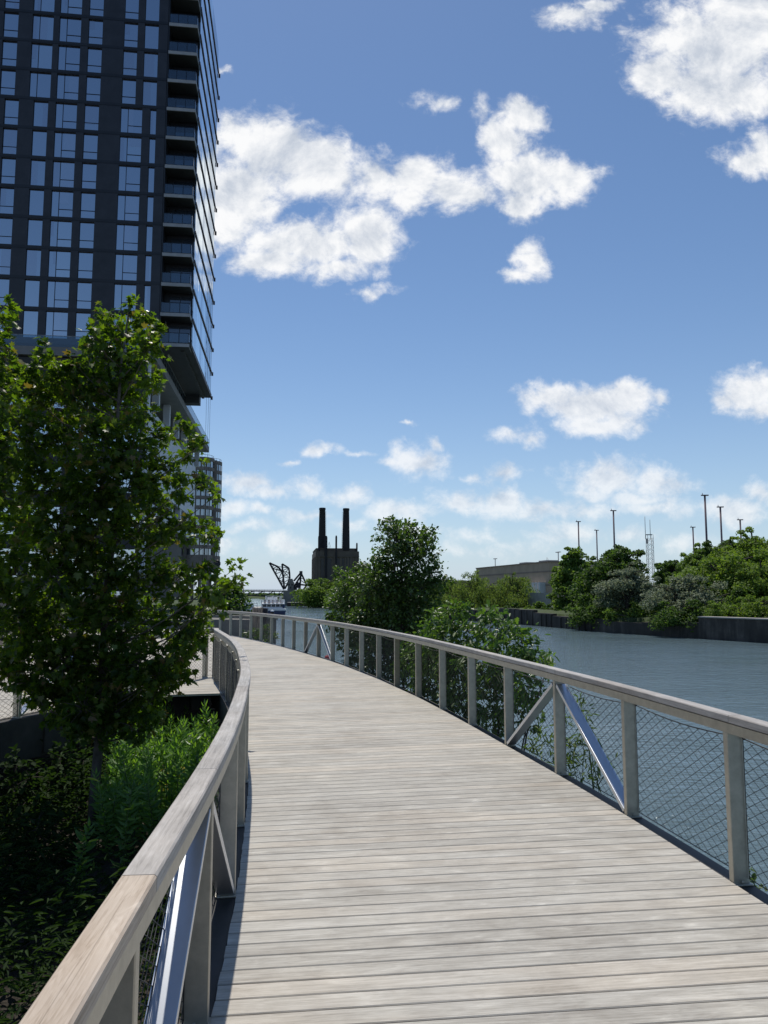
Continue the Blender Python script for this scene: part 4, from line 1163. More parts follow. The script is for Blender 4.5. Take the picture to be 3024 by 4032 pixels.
for x_ in (-2.45, -1.5, -.5, .5, 1.5, 2.45): mb.box(T(x_, 1.9, 1.85), (.12, .12, 1.05), frame=FB)
for k in range(7):
    for sx in (-2.45, 2.45): mb.box(T(sx, 1.9 + k * 2, 1.85), (.12, .12, 1.05), frame=FB)
mb.box(T(0, 1.9, 1.5), (5.0, .1, .4), frame=FB); mb.box(T(-2.47, 8, 1.5), (.1, 12.4, .4), frame=FB); mb.box(T(2.47, 8, 1.5), (.1, 12.4, .4), frame=FB); mb.build('cabin', M['white'], tb)
mb = MB(); mb.box(T(0, 8.2, 1.82), (4.7, 12, 1.0), frame=FB); mb.build('cabin_window', M['cabin_glass'], tb)
mb = MB()
for z_ in (2.9, 3.3):
    mb.box(T(0, 1.5, z_), (5.2, .06, .07), frame=FB)
    for sx in (-2.6, 2.6): mb.box(T(sx, 8.2, z_), (.06, 13.4, .07), frame=FB)
for x_ in np.linspace(-2.6, 2.6, 9): mb.box(T(x_, 1.5, 2.9), (.06, .06, .9), frame=FB)
for k in range(10):
    for sx in (-2.6, 2.6): mb.box(T(sx, 1.5 + k * 1.45, 2.9), (.06, .06, .9), frame=FB)
mb.build('deck_rail', M['white'], tb)
mb = MB()
for x_ in (-1.6, 0, 1.8):
    for y_ in (2.2, 6.5, 11): mb.tube([T(x_, y_, 2.5), T(x_, y_, 4.15)], .05, 5)
for y_ in (2.2, 6.5, 11): mb.box(T(.1, y_, 4.15), (3.6, .07, .07), frame=FB)
mb.box(T(.1, 6.6, 4.15), (.07, 8.9, .07), frame=FB); mb.build('canopy_frame', M['white'], tb)
mb = MB(); mb.box(T(0, 11.6, 3.2), (2.4, 2.2, 1.3), frame=FB); mb.build('wheelhouse', M['white'], tb)
for k in range(20):
    mb = MB(); c_ = (-1.9 + .95 * (k % 5), 2.6 + 1.6 * (k // 5)); mb.box(T(c_[0], c_[1], 2.72), (.45, .45, .45), frame=FB); mb.box(T(c_[0], c_[1] + .2, 3.1), (.45, .08, .45), frame=FB); mb.build('seat', M['people'], tb)
mb = MB(); mb.lathe(T(2.35, 1.72, 1.45), [(.12, 0), (.30, .15), (.30, .6), (.12, .8)], 10); mb.build('fender', M['navy'], tb)
def yacht(x, y, rz, L, label):
    T = boat_frame(x, y, rz); fx = Vector((math.cos(rz), math.sin(rz), 0)); fy = Vector((-math.sin(rz), math.cos(rz), 0)); FB = (fx, fy, UP)
    r_ = thing('motor_yacht', label, 'boat', (x, y, WATER), 'white motor yachts by the near bank')
    mb = MB(); hull(mb, T, L, L * .3, -.3, 1.25, .2, 0, .35); mb.build('hull', M['white'], r_)
    mb = MB(); hull(mb, T, L * .02 + L * .62, L * .24, 1.254, 2.2, -.1, 0, .4); mb.box(T(0, L * .22, 2.9), (L * .17, L * .3, .12), frame=FB)
    for sx in (-1, 1): mb.box(T(sx * L * .08, L * .1, 2.5), (.08, .08, .75), frame=FB); mb.box(T(sx * L * .08, L * .34, 2.5), (.08, .08, .75), frame=FB)
    mb.build('cabin', M['white'], r_)
    mb = MB(); mb.box(T(0, L * .30, 1.75), (L * .252, L * .40, .45), frame=FB); mb.build('cabin_window', M['cabin_glass'], r_)
    mb = MB()
    for sx in (-1, 1):
        for k in range(6): mb.tube([T(sx * L * .145 * (1 - max(0, (k / 5 - .5)) * .9), L * (.35 + .11 * k), 1.2), T(sx * L * .145 * (1 - max(0, (k / 5 - .5)) * .9), L * (.35 + .11 * k), 1.85)], .03, 4)
        mb.tube([T(sx * L * .145 * (1 - max(0, (k / 5 - .5)) * .9), L * (.35 + .11 * k), 1.85) for k in range(6)], .03, 4)
    mb.build('bow_rail', M['greymetal'], r_)
p = atz(962, 2408, WATER); yacht(p.x, p.y, R(8), 13, 'white motor yacht with upper bridge left of the tour boat, half behind the dark bush')
p = atz(990, 2424, WATER); yacht(p.x - 1.0, p.y + 4, R(170), 6.5, 'small white motor yacht, bow towards the boardwalk, beside the timber piles')
p = atz(985, 2400, WATER); fd = thing('floating_dock', 'grey floating dock with pipe rails between the yachts', 'dock', (p.x, p.y, WATER))
mb = MB(); mb.box((p.x + 1, p.y + 4, WATER + .3), (4.5, 20, .6), R(8)); mb.build('deck', M['cap'], fd)
mb = MB()
for k in range(5): mb.tube([(p.x - 1 + k, p.y - 5.6, WATER + .6), (p.x - 1 + k, p.y - 5.6, WATER + 1.9)], .05, 5)
for z_ in (1.25, 1.9): mb.tube([(p.x - 1, p.y - 5.6, WATER + z_), (p.x + 3, p.y - 5.6, WATER + z_)], .05, 5)
mb.build('pipe_rail', M['iron'], fd)
p = atz(1158, 2387, WATER); bg_ = thing('work_barge', 'low rusty work barge with a pale deck edge moored by the bridge pier', 'barge', (p.x, p.y, WATER))
M['rust'] = plain('rusty_hull', (.07, .045, .04), .85, 0, .3, .5)
mb = MB(); mb.box((p.x + .8, p.y + 3, WATER + .5), (6.6, 7, 1.5)); mb.build('hull', M['rust'], bg_)
mb = MB(); mb.box((p.x + .8, p.y + 3, WATER + 1.33), (6.9, 7.3, .16)); mb.build('deck', M['cap'], bg_)

# ------------------------------------------------------------------ vegetation builders
def lobes_at(L, depth, spread, seed):
    r2 = np.random.default_rng(seed); out = []
    for l_ in L:
        u, v, r_ = l_[:3]; y = depth(u, v) if callable(depth) else depth
        y += r2.uniform(-spread, spread); p = at(u, v, y); out.append((np.array(p), r_ * y / F))
    return out


def leafy_tree(name, label, cat, root, lobes, tpl, mats, size, dens, bark, trunk_r, seed, top=None, droop=.35, group=None, tipfrac=0.0, stems=1, twig=True, minclear=None):
    """trunk with a limb to every leaf cluster; every cluster filled with single leaves."""
    r2 = np.random.default_rng(seed); root = np.array(root, float)
    th = thing(name, label, cat, tuple(root), group)
    top = np.array(top if top is not None else max((l_[0] for l_ in lobes), key=lambda q: q[2]))
    mb = MB(); K = 9; trunks = []
    for s_ in range(stems):
        off = np.array([r2.uniform(-.25, .25), r2.uniform(-.2, .2), 0]) * (stems > 1)
        tp_ = top if s_ == 0 else lobes[r2.integers(len(lobes))][0]
        pts = [root + off + (tp_ - root - off) * np.array([(k / K) ** (1.2 if stems > 1 else 1), (k / K) ** (1.2 if stems > 1 else 1), k / K]) + np.array([.03 * math.sin(k * 1.7 + seed), .03 * math.cos(k * 1.3), 0]) * (k > 0) for k in range(K + 1)]
        mb.tube(pts, [trunk_r * (1 - .85 * k / K) / (1 if s_ == 0 else 1.5) for k in range(K + 1)], 9); trunks.append(np.array(pts))
    P = []; Y = []; N = []; SZ = []; MI = []
    for (c, r_) in lobes:
        best = None
        for tr in trunks:
            h = tr[:, 2]; want = min(c[2] - .55 * np.linalg.norm(c[:2] - np.interp(c[2], h, tr[:, 0]) * np.array([1, 0]) - np.interp(c[2], h, tr[:, 1]) * np.array([0, 1])) - .1, h[-1])
            want = max(want, minclear if minclear is not None else h[0] + .3)
            a = np.array([np.interp(want, h, tr[:, 0]), np.interp(want, h, tr[:, 1]), want])
            if best is None or np.linalg.norm(a - c) < np.linalg.norm(best - c): best = a
        a = best; d = c - a; L_ = np.linalg.norm(d) + 1e-6
        mid = a + d * .5 + np.array([0, 0, -.08 * L_ + .02]) + r2.normal(size=3) * .04 * L_
        mb.tube([a, mid, c], [max(.005, trunk_r * .20 * min(1, L_)), max(.004, trunk_r * .11), .003], 5, cap=False)
        n = max(4, int(dens * (r_ / size) ** 2))
        nt = max(3, n // 7) if twig else 0
        dirs = r2.normal(size=(max(nt, 1), 3)); dirs[:, 2] += .35; dirs /= np.linalg.norm(dirs, axis=1, keepdims=True)
        if twig:
            for q in range(nt):
                e = c + dirs[q] * r_ * r2.uniform(.75, 1.12)
                if q % 2 == 0: mb.tube([c + dirs[q] * r_ * .1, (c + e) / 2 + np.array([0, 0, .04 * r_]), e], [.005, .004, .002], 3, cap=False)
                k = max(3, n // nt); f = r2.uniform(.25, 1.05, k) ** .7
                pp = c + (e - c) * f[:, None] + r2.normal(size=(k, 3)) * size * .38
                out = dirs[q] + r2.normal(size=(k, 3)) * .75; P.append(pp); Y.append(out)
                MI.append((f > .93) & (r2.random(k) < tipfrac))
        else:
            k = n; dd = r2.normal(size=(k, 3)); dd /= np.linalg.norm(dd, axis=1, keepdims=True)
            pp = c + dd * (r_ * r2.uniform(.35, 1.05, k) ** .6)[:, None]; P.append(pp); Y.append(dd + r2.normal(size=(k, 3)) * .6); MI.append(np.zeros(k, bool))
    P = np.vstack(P); Y = np.vstack(Y); Y[:, 2] -= droop; MI = np.concatenate(MI).astype(int)
    N = r2.normal(size=P.shape) * .55; N[:, 2] += 1.0
    SZ = size * r2.uniform(.6, 1.2, len(P))
    mb.build('trunk', bark, th)
    leaves('crown', P, Y, N, SZ, tpl, mats, MI if len(mats) > 1 else None, th)
    return th


def bank_tree(label, uc, vt, vb, uw, y, mat, n, size, seed, cat='tree', name='bank_tree', group='trees on the far bank', droopy=False, lobn=16, zb=None):
    """tree standing far off: uneven crown of many small leaf sprays gathered in clumps."""
    vt = vt - (24 if droopy else 6); n = int(n * 2.4); size *= .78; r2 = np.random.default_rng(seed); top = at(uc, vt, y); bot = at(uc, vb, y); wd = uw * 1.5 * y / F; H_ = top.z - bot.z
    gz_ = float(ground_z(np.array([bot.x]), np.array([y]))[0]) if zb is None else zb
    th = thing(name, label, cat, (bot.x, y, min(gz_, bot.z)), group)
    mb = MB(); z0 = min(gz_, bot.z) - .3
    mb.tube([(bot.x, y, z0), (bot.x + .1, y, z0 + (top.z - z0) * .4), (top.x, y, top.z - H_ * .2)], [wd * .035, wd * .026, .05], 7)
    P = []; Y = []; N = []; lob = []
    for k in range(lobn):
        t_ = (k + r2.uniform(.1, .9)) / lobn; prof = math.sin(math.pi * min(.97, (.16 + .80 * t_))) ** .75
        a = r2.uniform(0, 2 * math.pi); rr = wd * .5 * prof; lr = wd * r2.uniform(.15, .26) * (.75 if t_ > .8 else 1)
        q = max(0, rr - lr * .75) * math.sqrt(r2.uniform(.25, 1))
        lob.append((np.array([bot.x + q * math.cos(a), y + q * math.sin(a) * .85, bot.z + lr * .4 + (H_ - lr * 1.3) * t_]), lr))
    for c, lr in list(lob):
        for q_ in range(2):
            d_ = r2.normal(size=3); d_[2] = abs(d_[2]) + .5; d_ /= np.linalg.norm(d_)
            lob.append((c + d_ * lr * r2.uniform(.85, 1.25), lr * r2.uniform(.22, .40)))
    for c, lr in lob:
        mb.tube([(bot.x, y, z0 + (c[2] - z0) * .55), tuple((c + np.array([bot.x, y, c[2] - lr])) / 2), tuple(c)], [wd * .014, wd * .008, .02], 5, cap=False)
    wts = np.array([l_[1] ** 2 for l_ in lob]); wts /= wts.sum()
    for (c, lr), w_ in zip(lob, wts):
        k = max(20, int(n * w_)); nsub = 11
        sd = r2.normal(size=(nsub, 3)); sd /= np.linalg.norm(sd, axis=1, keepdims=True); sd[:, 2] = np.abs(sd[:, 2]) * .9 - .25
        sub = c + sd * lr * r2.uniform(.45, .85, (nsub, 1)); ids = r2.integers(nsub, size=k)
        dd = r2.normal(size=(k, 3)); dd /= np.linalg.norm(dd, axis=1, keepdims=True)
        pp = sub[ids] + dd * (lr * .50 * r2.uniform(.2, 1.1, k) ** .5)[:, None] * np.array([1, 1, .72])
        if droopy: pp[:, 2] -= np.abs(r2.normal(size=k)) * lr * .55
        P.append(pp); nn = dd * .9 + r2.normal(size=(k, 3)) * .5; nn[:, 2] += .7; N.append(nn)
        yv = r2.normal(size=(k, 3)); yv[:, 2] -= 2.2 if droopy else .3; Y.append(yv)
    P = np.vstack(P); N = np.vstack(N); Y = np.vstack(Y)
    mb.build('trunk', M['bark_dark'], th)
    leaves('crown', P, Y, N, size * r2.uniform(.55, 1.25, len(P)), L_SPRAY if droopy else L_CLUMP, [M[mat]], None, th)
    return th


# ------------------------------------------------------------------ trees of the far bank
TR = [('feathery mid green tree left of the round dark tree, leaning over the wall', 2275, 2150, 2478, 160, 121, 'tree_far_a', 9000, .42, 18),
      ('low green skirt of foliage at the foot of the feathery tree', 2255, 2340, 2485, 150, 117, 'tree_far_b', 5000, .36, 12),
      ('round dark green tree in front of a net pole, left of the lattice mast', 2440, 2150, 2440, 250, 108, 'tree_far_b', 9000, .40, 16),
      ('upper silver grey shrub in front of the round dark tree', 2470, 2225, 2420, 190, 99, 'tree_far_c', 6500, .28, 14),
      ('wide silver grey shrub over the river wall, right of the other silver shrub', 2690, 2275, 2450, 240, 91, 'tree_far_c', 7500, .27, 15),
      ('low dark green bush hanging over the ribbed wall below the upper silver shrub', 2400, 2350, 2490, 220, 103, 'tree_far_b', 6000, .30, 12),
      ('low yellow green bush between the two silver shrubs', 2545, 2370, 2480, 220, 96, 'tree_far_a', 6500, .28, 12),
      ('dark bush at the wall corner below the wide silver shrub', 2690, 2390, 2480, 220, 88, 'tree_far_b', 5000, .28, 11),
      ('small bushy green tree in the dip below the shortest hill pole', 2650, 2205, 2330, 130, 128, 'tree_far_b', 4500, .36, 11),
      ('green tree below the tallest net pole on the hill crest', 2770, 2155, 2320, 170, 120, 'tree_far_a', 6500, .36, 13),
      ('dark green tree on the hill crest between two net poles', 2865, 2120, 2300, 160, 112, 'tree_far_b', 6500, .34, 13),
      ('tall bright green tree on the hill top at the right edge', 2980, 2100, 2330, 240, 104, 'tree_far_d', 9000, .33, 15),
      ('broad bright green tree sweeping down the hill face', 2860, 2195, 2400, 300, 96, 'tree_far_d', 11000, .31, 18),
      ('bright green tree low on the hill at the right edge', 3010, 2210, 2420, 220, 92, 'tree_far_d', 8500, .30, 15),
      ('mid green tree at the left foot of the hill behind the wide silver shrub', 2720, 2230, 2400, 190, 105, 'tree_far_a', 7500, .34, 14),
      ('dark green shrub under the broad bright tree', 2800, 2330, 2436, 170, 91, 'tree_far_b', 6000, .27, 12),
      ('grey green low bush along the pale coping', 2830, 2392, 2436, 150, 86.5, 'tree_far_a', 4500, .2, 10),
      ('bright low bush along the pale coping at the right edge', 2985, 2372, 2438, 170, 83.5, 'tree_far_d', 5500, .2, 11),
      ('low green bush on the bank at the foot of the grey metal fence', 2120, 2375, 2448, 90, 131, 'tree_far_a', 3500, .34, 9),
      ('low green bush on the bank below the right hand willow', 2010, 2385, 2452, 110, 137, 'tree_far_b', 3500, .34, 9),
      ('low green bush on the sheet pile wall below the tall middle willow', 1890, 2385, 2450, 120, 143, 'tree_far_a', 3500, .36, 9),
      ('dark low bush hanging over the wall left of the ribbed timber', 2190, 2385, 2462, 90, 124, 'tree_far_b', 3500, .32, 9),
      ('large green tree on the hill just outside the right edge', 3200, 2110, 2420, 330, 92, 'tree_far_a', 9000, .34, 16)]
for k, (lab, uc, vt, vb, uw, y, mt, n, sz, lb) in enumerate(TR):
    bank_tree(lab, uc, vt, vb, uw, y, mt, n, sz, 100 + k, lobn=lb)
WL = [('pale drooping willow at the left end of the willow row by the tan warehouse', 1775, 2292, 2440, 170, 152, 1), ('taller drooping willow in the middle of the willow row', 1885, 2274, 2442, 200, 148, 2),
      ('drooping willow with a dark trunk at the right end of the willow row', 2015, 2276, 2445, 180, 144, 3)]
for k, (lab, uc, vt, vb, uw, y, s_) in enumerate(WL):
    bank_tree(lab, uc, vt, vb, uw, y, 'tree_far_w', 9000, .50, 200 + s_, name='willow_tree', group='willows on the far bank', droopy=True, lobn=17)
for k, (lab, uc, vt, vb, uw, y, mt) in enumerate((('round green bank bush before the power station, touching the water', 1262, 2288, 2396, 180, 262, 'tree_far_a'), ('wide green bank tree right of the power station windows', 1385, 2298, 2400, 190, 240, 'tree_far_a'),
                                                 ('bank tree mostly hidden behind the leafy tree at the railing', 1510, 2290, 2415, 180, 210, 'tree_far_b'), ('dark bank tree between the leafy railing tree and the willows', 1650, 2288, 2428, 170, 178, 'tree_far_b'))):
    bank_tree(lab, uc, vt, vb, uw, y, mt, 8000, .62, 300 + k, lobn=18)
# far wood beyond the bridge
fw = []
for k in range(420):
    x_ = rng.uniform(-330, 160); y_ = rng.uniform(662, 720); fw.append((x_, y_, rng.uniform(1.5, 5.5), rng.uniform(1.5, 3.2)))
P = []; N = []
for (x_, y_, r_, h_) in fw:
    d = unit(42); P.append(np.array([x_, y_, h_ * .5 - 2.2]) + d * np.array([r_ * 1.5, r_, h_ * .6])); N.append(d + np.array([0, 0, .6]))
P = np.vstack(P); N = np.vstack(N)
tag(leaves('far_wood', P, unit(len(P)), N, rng.uniform(1.0, 2.2, len(P)), L_CLUMP, [M['tree_far_b']]), 'distant green wood seen under the railway bridge', 'wood', kind='stuff')

# ------------------------------------------------------------------ trees and shrubs at the boardwalk
ALDER = [(1535, 2070, 40), (1590, 2095, 50), (1545, 2130, 80), (1625, 2150, 85), (1690, 2110, 40), (1670, 2200, 85), (1560, 2215, 100), (1705, 2260, 45), (1500, 2230, 50), (1480, 2320, 110), (1400, 2350, 95), (1345, 2400, 75), (1320, 2450, 45), (1390, 2430, 80), (1440, 2290, 60), (1560, 2330, 115), (1650, 2330, 90), (1720, 2310, 50), (1755, 2290, 22),
         (1335, 2262, 30), (1385, 2272, 36), (1430, 2250, 45), (1450, 2500, 80), (1530, 2500, 90), (1640, 2480, 80), (1590, 2430, 120), (1470, 2420, 95), (1690, 2400, 60), (1420, 2460, 70), (1650, 2560, 95), (1640, 2650, 80), (1570, 2480, 100), (1720, 2560, 70), (1340, 2480, 40), (1380, 2520, 60), (1420, 2550, 80), (1500, 2580, 100), (1590, 2560, 95), (1470, 2650, 60), (1560, 2650, 70), (1400, 2620, 40)]
leafy_tree('leafy_tree', 'dark leafy young tree rising behind the railing in front of the river', 'tree', (.42, 20.2, -2.9), lobes_at(ALDER, lambda u, v: 20.1 + max(0, 1500 - u) * .016, .45, 1), L_OVAL, [M['alder']], .095, 21, M['bark_dark'], .075, 11, top=tuple(at(1560, 2080, 19.9)), stems=3, group='young trees and shrubs along the railing')
OAK = [(1720, 2470, 65), (1790, 2430, 70), (1830, 2400, 30), (1760, 2520, 80), (1850, 2500, 80), (1930, 2460, 80), (1955, 2405, 24), (1990, 2500, 80), (2060, 2545, 80), (2105, 2590, 70), (2145, 2640, 45), (2155, 2600, 25), (1900, 2600, 100), (2000, 2650, 100), (1800, 2640, 100), (1700, 2600, 80),
       (1630, 2610, 80), (1680, 2540, 90), (1780, 2590, 90), (1930, 2690, 90), (2030, 2800, 70), (1960, 2880, 45), (2090, 2860, 35), (1760, 2790, 70), (1860, 2850, 70), (1740, 2720, 95), (1850, 2750, 105), (1980, 2760, 85), (2070, 2710, 75), (1660, 2680, 60), (1940, 2830, 60), (2110, 2800, 40)]
leafy_tree('oak_shrub', 'glossy broad leaved shrub behind the railing left of the braced post', 'shrub', (1.9, 12.3, -2.6), lobes_at(OAK, lambda u, v: 14.1 - (u - 1700) * .0075, .35, 2), L_OAK, [M['oak']], .108, 24, M['bark_dark'], .04, 12, stems=4, droop=.6, group='young trees and shrubs along the railing')
WIL = [(2200, 2850, 55), (2280, 2820, 55), (2320, 2880, 60), (2150, 2930, 70), (2240, 2940, 80), (2330, 2970, 55), (2280, 3040, 55), (2385, 3010, 35), (2200, 3030, 60), (2120, 2990, 50), (2350, 3060, 30)]
leafy_tree('willow_shrub', 'light green narrow leaved shrub behind the netting at the bright brace', 'shrub', (2.55, 8.9, -2.9), lobes_at(WIL, lambda u, v: 9.2 - (u - 2150) * .006, .25, 3), L_LANCE, [M['willow']], .085, 12, M['stem'], .02, 13, stems=5, droop=.2, group='young trees and shrubs along the railing')
leafy_tree('small_weed', 'small weed poking up at the foot of the nearest railing post', 'weed', (2.62, 5.15, -1.2), lobes_at([(2945, 3440, 14), (2968, 3478, 16), (2990, 3500, 12)], 5.25, .05, 4), L_OVAL, [M['willow']], .045, 3.5, M['stem'], .008, 14, stems=2)
DB = [(905, 2320, 45), (935, 2350, 45), (880, 2360, 60), (955, 2395, 40), (900, 2410, 70), (860, 2410, 60), (975, 2425, 22), (930, 2440, 50)]
leafy_tree('dark_bush', 'dark shaded bush behind the far railing in front of the yachts', 'bush', (-9.0, 44.5, -.8), lobes_at(DB, 44.5, .6, 5), L_OVAL, [M['alder']], .22, 26, M['bark_dark'], .12, 15, stems=3, group='young trees and shrubs along the railing')
LS = [(1000, 2500, 28), (1045, 2488, 32), (1075, 2512, 24), (1020, 2520, 26), (975, 2505, 22)]
leafy_tree('low_shrub', 'low green shrub at the foot of the dock wall beyond the far railing', 'shrub', (-5.9, 36.5, -1.2), lobes_at(LS, 36.5, .4, 6), L_OVAL, [M['alder']], .15, 20, M['bark_dark'], .03, 16, stems=4, group='young trees and shrubs along the railing')

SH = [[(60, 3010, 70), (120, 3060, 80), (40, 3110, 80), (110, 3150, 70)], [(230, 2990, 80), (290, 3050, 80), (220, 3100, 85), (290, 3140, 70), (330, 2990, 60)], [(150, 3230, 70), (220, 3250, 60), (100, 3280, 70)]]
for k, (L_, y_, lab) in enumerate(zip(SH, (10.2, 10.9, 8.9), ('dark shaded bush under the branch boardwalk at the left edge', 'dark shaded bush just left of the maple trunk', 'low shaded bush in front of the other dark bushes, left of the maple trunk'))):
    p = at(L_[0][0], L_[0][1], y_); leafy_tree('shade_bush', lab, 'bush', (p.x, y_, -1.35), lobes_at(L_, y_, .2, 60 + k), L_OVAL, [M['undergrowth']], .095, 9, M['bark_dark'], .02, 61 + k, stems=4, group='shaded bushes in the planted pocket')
MAP1 = [(508, 1205, 30), (425, 1255, 48), (560, 1280, 50), (622, 1320, 34), (375, 1330, 45), (480, 1330, 75), (575, 1390, 70), (430, 1420, 90), (520, 1490, 95), (610, 1500, 40), (300, 1440, 55), (245, 1510, 75), (185, 1370, 34), (160, 1450, 55), (120, 1560, 75), (60, 1490, 50),
        (30, 1600, 65), (220, 1600, 85), (350, 1560, 95), (470, 1610, 100), (565, 1650, 60), (100, 1720, 100), (250, 1760, 105), (400, 1760, 110), (520, 1780, 85), (635, 1730, 52), (722, 1668, 36), (760, 1780, 45), (812, 1735, 20), (660, 1850, 62), (60, 1900, 100), (200, 1930, 110), (350, 1930, 115),
        (500, 1940, 105), (620, 1960, 72), (715, 1930, 52), (795, 1900, 40), (858, 1945, 20), (80, 2080, 110), (230, 2100, 115), (390, 2100, 120), (540, 2110, 105), (670, 2110, 75), (775, 2080, 55), (848, 2120, 32), (60, 2270, 100), (210, 2280, 115), (380, 2280, 125), (550, 2290, 105), (690, 2290, 75), (800, 2270, 52),
        (866, 2285, 28), (935, 2232, 20), (962, 2275, 18), (915, 2290, 24), (80, 2450, 100), (230, 2450, 115), (390, 2460, 125), (550, 2460, 105), (690, 2450, 75), (785, 2430, 50), (855, 2400, 30), (100, 2600, 80), (250, 2610, 105), (400, 2630, 115), (550, 2620, 95), (680, 2590, 62), (765, 2550, 36), (20, 2500, 80), (150, 2530, 90), (0, 2620, 60), (180, 2660, 90), (320, 2700, 100), (480, 2700, 100), (620, 2660, 70), (720, 2620, 55), (740, 2520, 60), (790, 2500, 50), (700, 2680, 45), (830, 2340, 45), (60, 2690, 50), (130, 2740, 55), (210, 2760, 85), (330, 2790, 95), (460, 2800, 95), (570, 2760, 75), (640, 2700, 55), (300, 2870, 55), (400, 2870, 65), (520, 2860, 55), (600, 2830, 40)]
mroot = atz(360, 3322, -1.30)
leafy_tree('maple_tree', 'young maple with a dense crown and slim bare trunk in the planted pocket', 'tree', tuple(mroot), [(c_, r_ * 1.22) for c_, r_ in lobes_at(MAP1, mroot.y - .1, .50, 7)], L_MAPLE, [M['maple'], M['maple_tip']], .082, 17, M['bark'], .068, 17, top=tuple(at(500, 1215, mroot.y)), tipfrac=.5, droop=.55, minclear=-.1, group='maples in the planted pocket')
MAP2 = [(18, 1205, 32), (40, 1260, 36), (5, 1310, 50), (-60, 1240, 70), (35, 1400, 40), (-80, 1390, 110), (-60, 1580, 130), (-70, 1790, 140), (-80, 2000, 150), (-70, 2250, 150), (-90, 2500, 130), (-200, 1500, 130), (-220, 1850, 150), (-230, 2200, 160), (-200, 1300, 80)]
leafy_tree('maple_tree', 'second young maple cut by the left edge of the picture', 'tree', (-5.3, 8.8, -1.4), [(c_, r_ * 1.15) for c_, r_ in lobes_at(MAP2, 8.9, .5, 8)], L_MAPLE, [M['maple'], M['maple_tip']], .085, 15, M['bark'], .06, 18, top=tuple(at(-60, 1215, 8.9)), tipfrac=.5, droop=.55, minclear=-.1, group='maples in the planted pocket')

# ------------------------------------------------------------------ plants of the pocket
def herb_mesh(seed, h, n=58, size=.135):
    r2 = np.random.default_rng(seed); mb = MB(); lean = r2.uniform(-.12, .12, 2)
    st = [np.array([lean[0] * (k / 6) ** 2 * h, lean[1] * (k / 6) ** 2 * h, h * k / 6]) for k in range(7)]
    mb.tube(st, [.008, .007, .007, .006, .005, .004, .003], 5, mat=1)
    tv, tf = L_LANCE
    for k in range(n):
        t_ = .18 + .82 * (k + .5) / n; b_ = np.array([np.interp(t_ * 6, range(7), [s_[i] for s_ in st]) for i in range(3)])
        a = k * 2.4 + r2.uniform(-.4, .4); el = -.05 + .75 * t_ ** 8 + r2.uniform(-.3, .25)
        Yv = np.array([math.cos(a) * math.cos(el), math.sin(a) * math.cos(el), math.sin(el)]); Xv = np.array([-math.sin(a), math.cos(a), r2.uniform(-.3, .3)]); Xv /= np.linalg.norm(Xv); Zv = np.cross(Xv, Yv)
        s_ = size * r2.uniform(.75, 1.2) * (1.0 if t_ < .85 else .65)
        mb.add([b_ + s_ * (v[0] * 1.25 * Xv + v[1] * Yv + v[2] * Zv) for v in tv], tf, 0)
    me_o = mb.build('leafy_herb', [M['milkweed'], M['stem']]); return me_o
protos = [herb_mesh(40 + k, .78 + .09 * k) for k in range(5)]
def lx(y): return float(np.interp(y, LEFT.P[LEFT.s <= S_APEX][:, 1], LEFT.P[LEFT.s <= S_APEX][:, 0]))
def brx(y):
    q = LEFT.P[LEFT.s > S_APEX]; o = np.argsort(q[:, 1]); return float(np.interp(y, q[o, 1], q[o, 0]))
spots = []; tries = 0
while len(spots) < 150 and tries < 6000:
    tries += 1; y = random.uniform(8.9, 14.6); hi = lx(y) - .32; lo = np.interp(y, [8.9, 10, 12, 14.6], [-3.2, -3.6, -3.85, -4.1])
    x = random.uniform(lo, hi)
    if all((x - a) ** 2 + (y - b_) ** 2 > .13 ** 2 for a, b_ in spots): spots.append((x, y))
for k, (x, y) in enumerate(spots + [(-2.05, 4.45), (-2.25, 4.7), (-1.9, 4.2), (-1.75, 7.0), (-2.7, 8.3), (-3.1, 8.0)]):
    src = protos[k % 5]
    o = src if k < 5 else src.copy()
    if k >= 5: COL.objects.link(o)
    near = y < 7.5
    o.location = (x, y, float(ground_z(np.array([x]), np.array([y]))[0]) - .02); o.rotation_euler = (random.uniform(-.1, .1), random.uniform(-.1, .1), random.uniform(0, 6.28)); s_ = random.uniform(.8, 1.15) * (.62 if near else 1); o.scale = (s_, s_, s_)
    tag(o, 'upright narrow leaved green herb in the planted pocket between the boardwalks', 'herb', 'leafy herbs in the planted pocket')
# yellow flowered plant
yp = atz(625, 3230, -1.0); yr = thing('flowering_herb', 'small yellow flowered herb among the leafy herbs by the left railing', 'flower', (yp.x, yp.y, -1.5))
mb = MB(); fb = MB(); r2 = np.random.default_rng(5)
for k in range(13):
    e = np.array([yp.x + r2.normal() * .13, yp.y + r2.normal() * .1, -.62 + r2.uniform(-.2, .22)]); mb.tube([(yp.x, yp.y, -1.35), (e + np.array([yp.x, yp.y, -1.2])) / 2, e], .004, 4)
    for q in range(9): fb.lathe(e + r2.normal(size=3) * .028, [(.003, -.004), (.013, 0), (.004, .008)], 6)
mb.build('stem', M['stem'], yr); fb.build('flower_head', M['yellow'], yr)
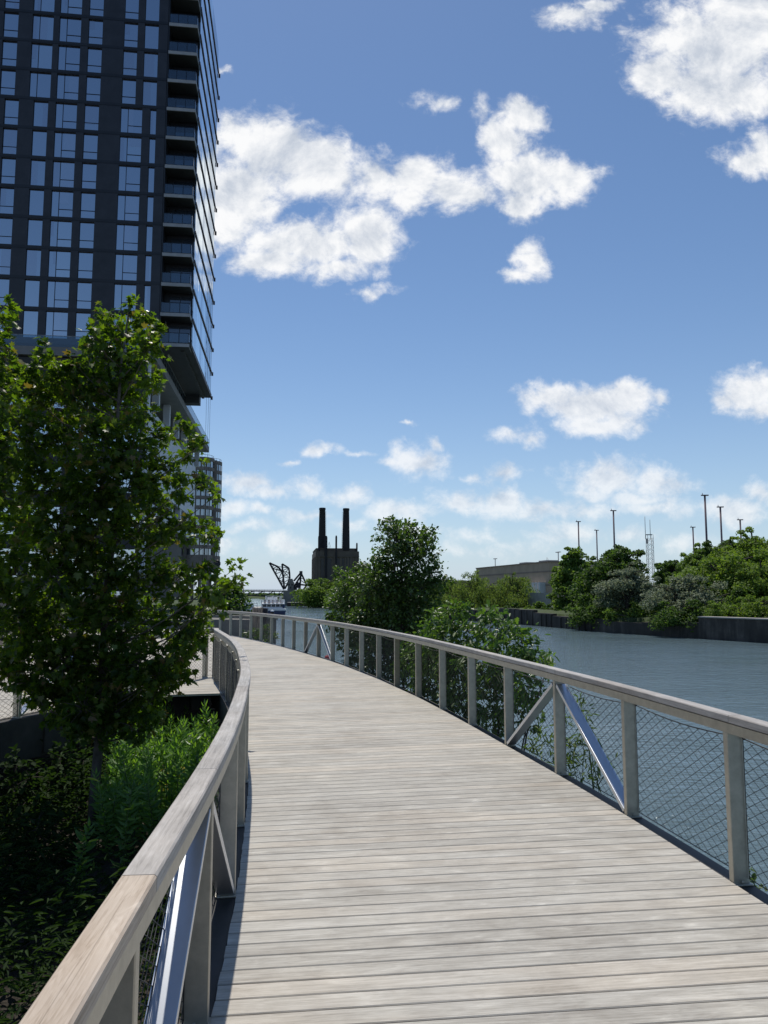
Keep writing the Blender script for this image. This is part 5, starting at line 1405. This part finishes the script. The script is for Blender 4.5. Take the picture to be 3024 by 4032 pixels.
# shaded undergrowth
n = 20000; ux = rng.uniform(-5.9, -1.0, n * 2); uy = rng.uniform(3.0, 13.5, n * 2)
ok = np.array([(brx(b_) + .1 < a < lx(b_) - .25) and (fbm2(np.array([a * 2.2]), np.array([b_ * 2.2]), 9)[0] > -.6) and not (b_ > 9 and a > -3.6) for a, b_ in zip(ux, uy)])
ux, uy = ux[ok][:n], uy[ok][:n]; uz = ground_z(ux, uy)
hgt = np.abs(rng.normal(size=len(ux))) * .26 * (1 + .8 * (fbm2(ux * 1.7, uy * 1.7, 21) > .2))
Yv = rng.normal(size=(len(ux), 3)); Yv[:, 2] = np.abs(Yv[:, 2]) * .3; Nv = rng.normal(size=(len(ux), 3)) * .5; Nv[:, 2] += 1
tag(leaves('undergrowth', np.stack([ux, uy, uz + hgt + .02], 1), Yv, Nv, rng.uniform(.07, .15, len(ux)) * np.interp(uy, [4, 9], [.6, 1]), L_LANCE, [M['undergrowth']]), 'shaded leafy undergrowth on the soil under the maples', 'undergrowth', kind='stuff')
# stones at the head of the pocket
M['rock'] = plain('pale_rock', (.30, .285, .26), .9, 0, .2, 3, .5, 14)
def rock(x, y, z, r_, seed, lab):
    bm = bmesh.new(); bmesh.ops.create_icosphere(bm, subdivisions=3, radius=r_); r2 = np.random.default_rng(seed); D_ = unit(14)
    for v in bm.verts:
        d = np.array(v.co) / r_; k = min(1.0, min((.72 + .25 * r2.random()) / max(.05, float(np.dot(d, q))) if np.dot(d, q) > .7 else 9 for q in D_) if True else 1)
        v.co = v.co * k; v.co.z *= .72
    me = bpy.data.meshes.new('rock'); bm.to_mesh(me); bm.free(); me.materials.append(M['rock']); o = bpy.data.objects.new('rock', me); COL.objects.link(o); o.location = (x, y, z); o.rotation_euler = (0, 0, seed)
    tag(o, lab, 'rock', 'rocks at the head of the planted pocket')
for k, (u, v, r_, lab) in enumerate(((842, 2805, .17, 'pale rock nearest the left railing at the head of the pocket'), (800, 2830, .15, 'pale rock half hidden by herbs at the head of the pocket'), (860, 2850, .16, 'lowest pale rock tucked against the left railing'), (780, 2795, .2, 'broad shaded rock under the branch boardwalk corner'), (818, 2785, .13, 'small rock behind the others under the boardwalk'))):
    p = atz(u, v, -1.4); rock(p.x, p.y, -1.4, r_, k + 3, lab)
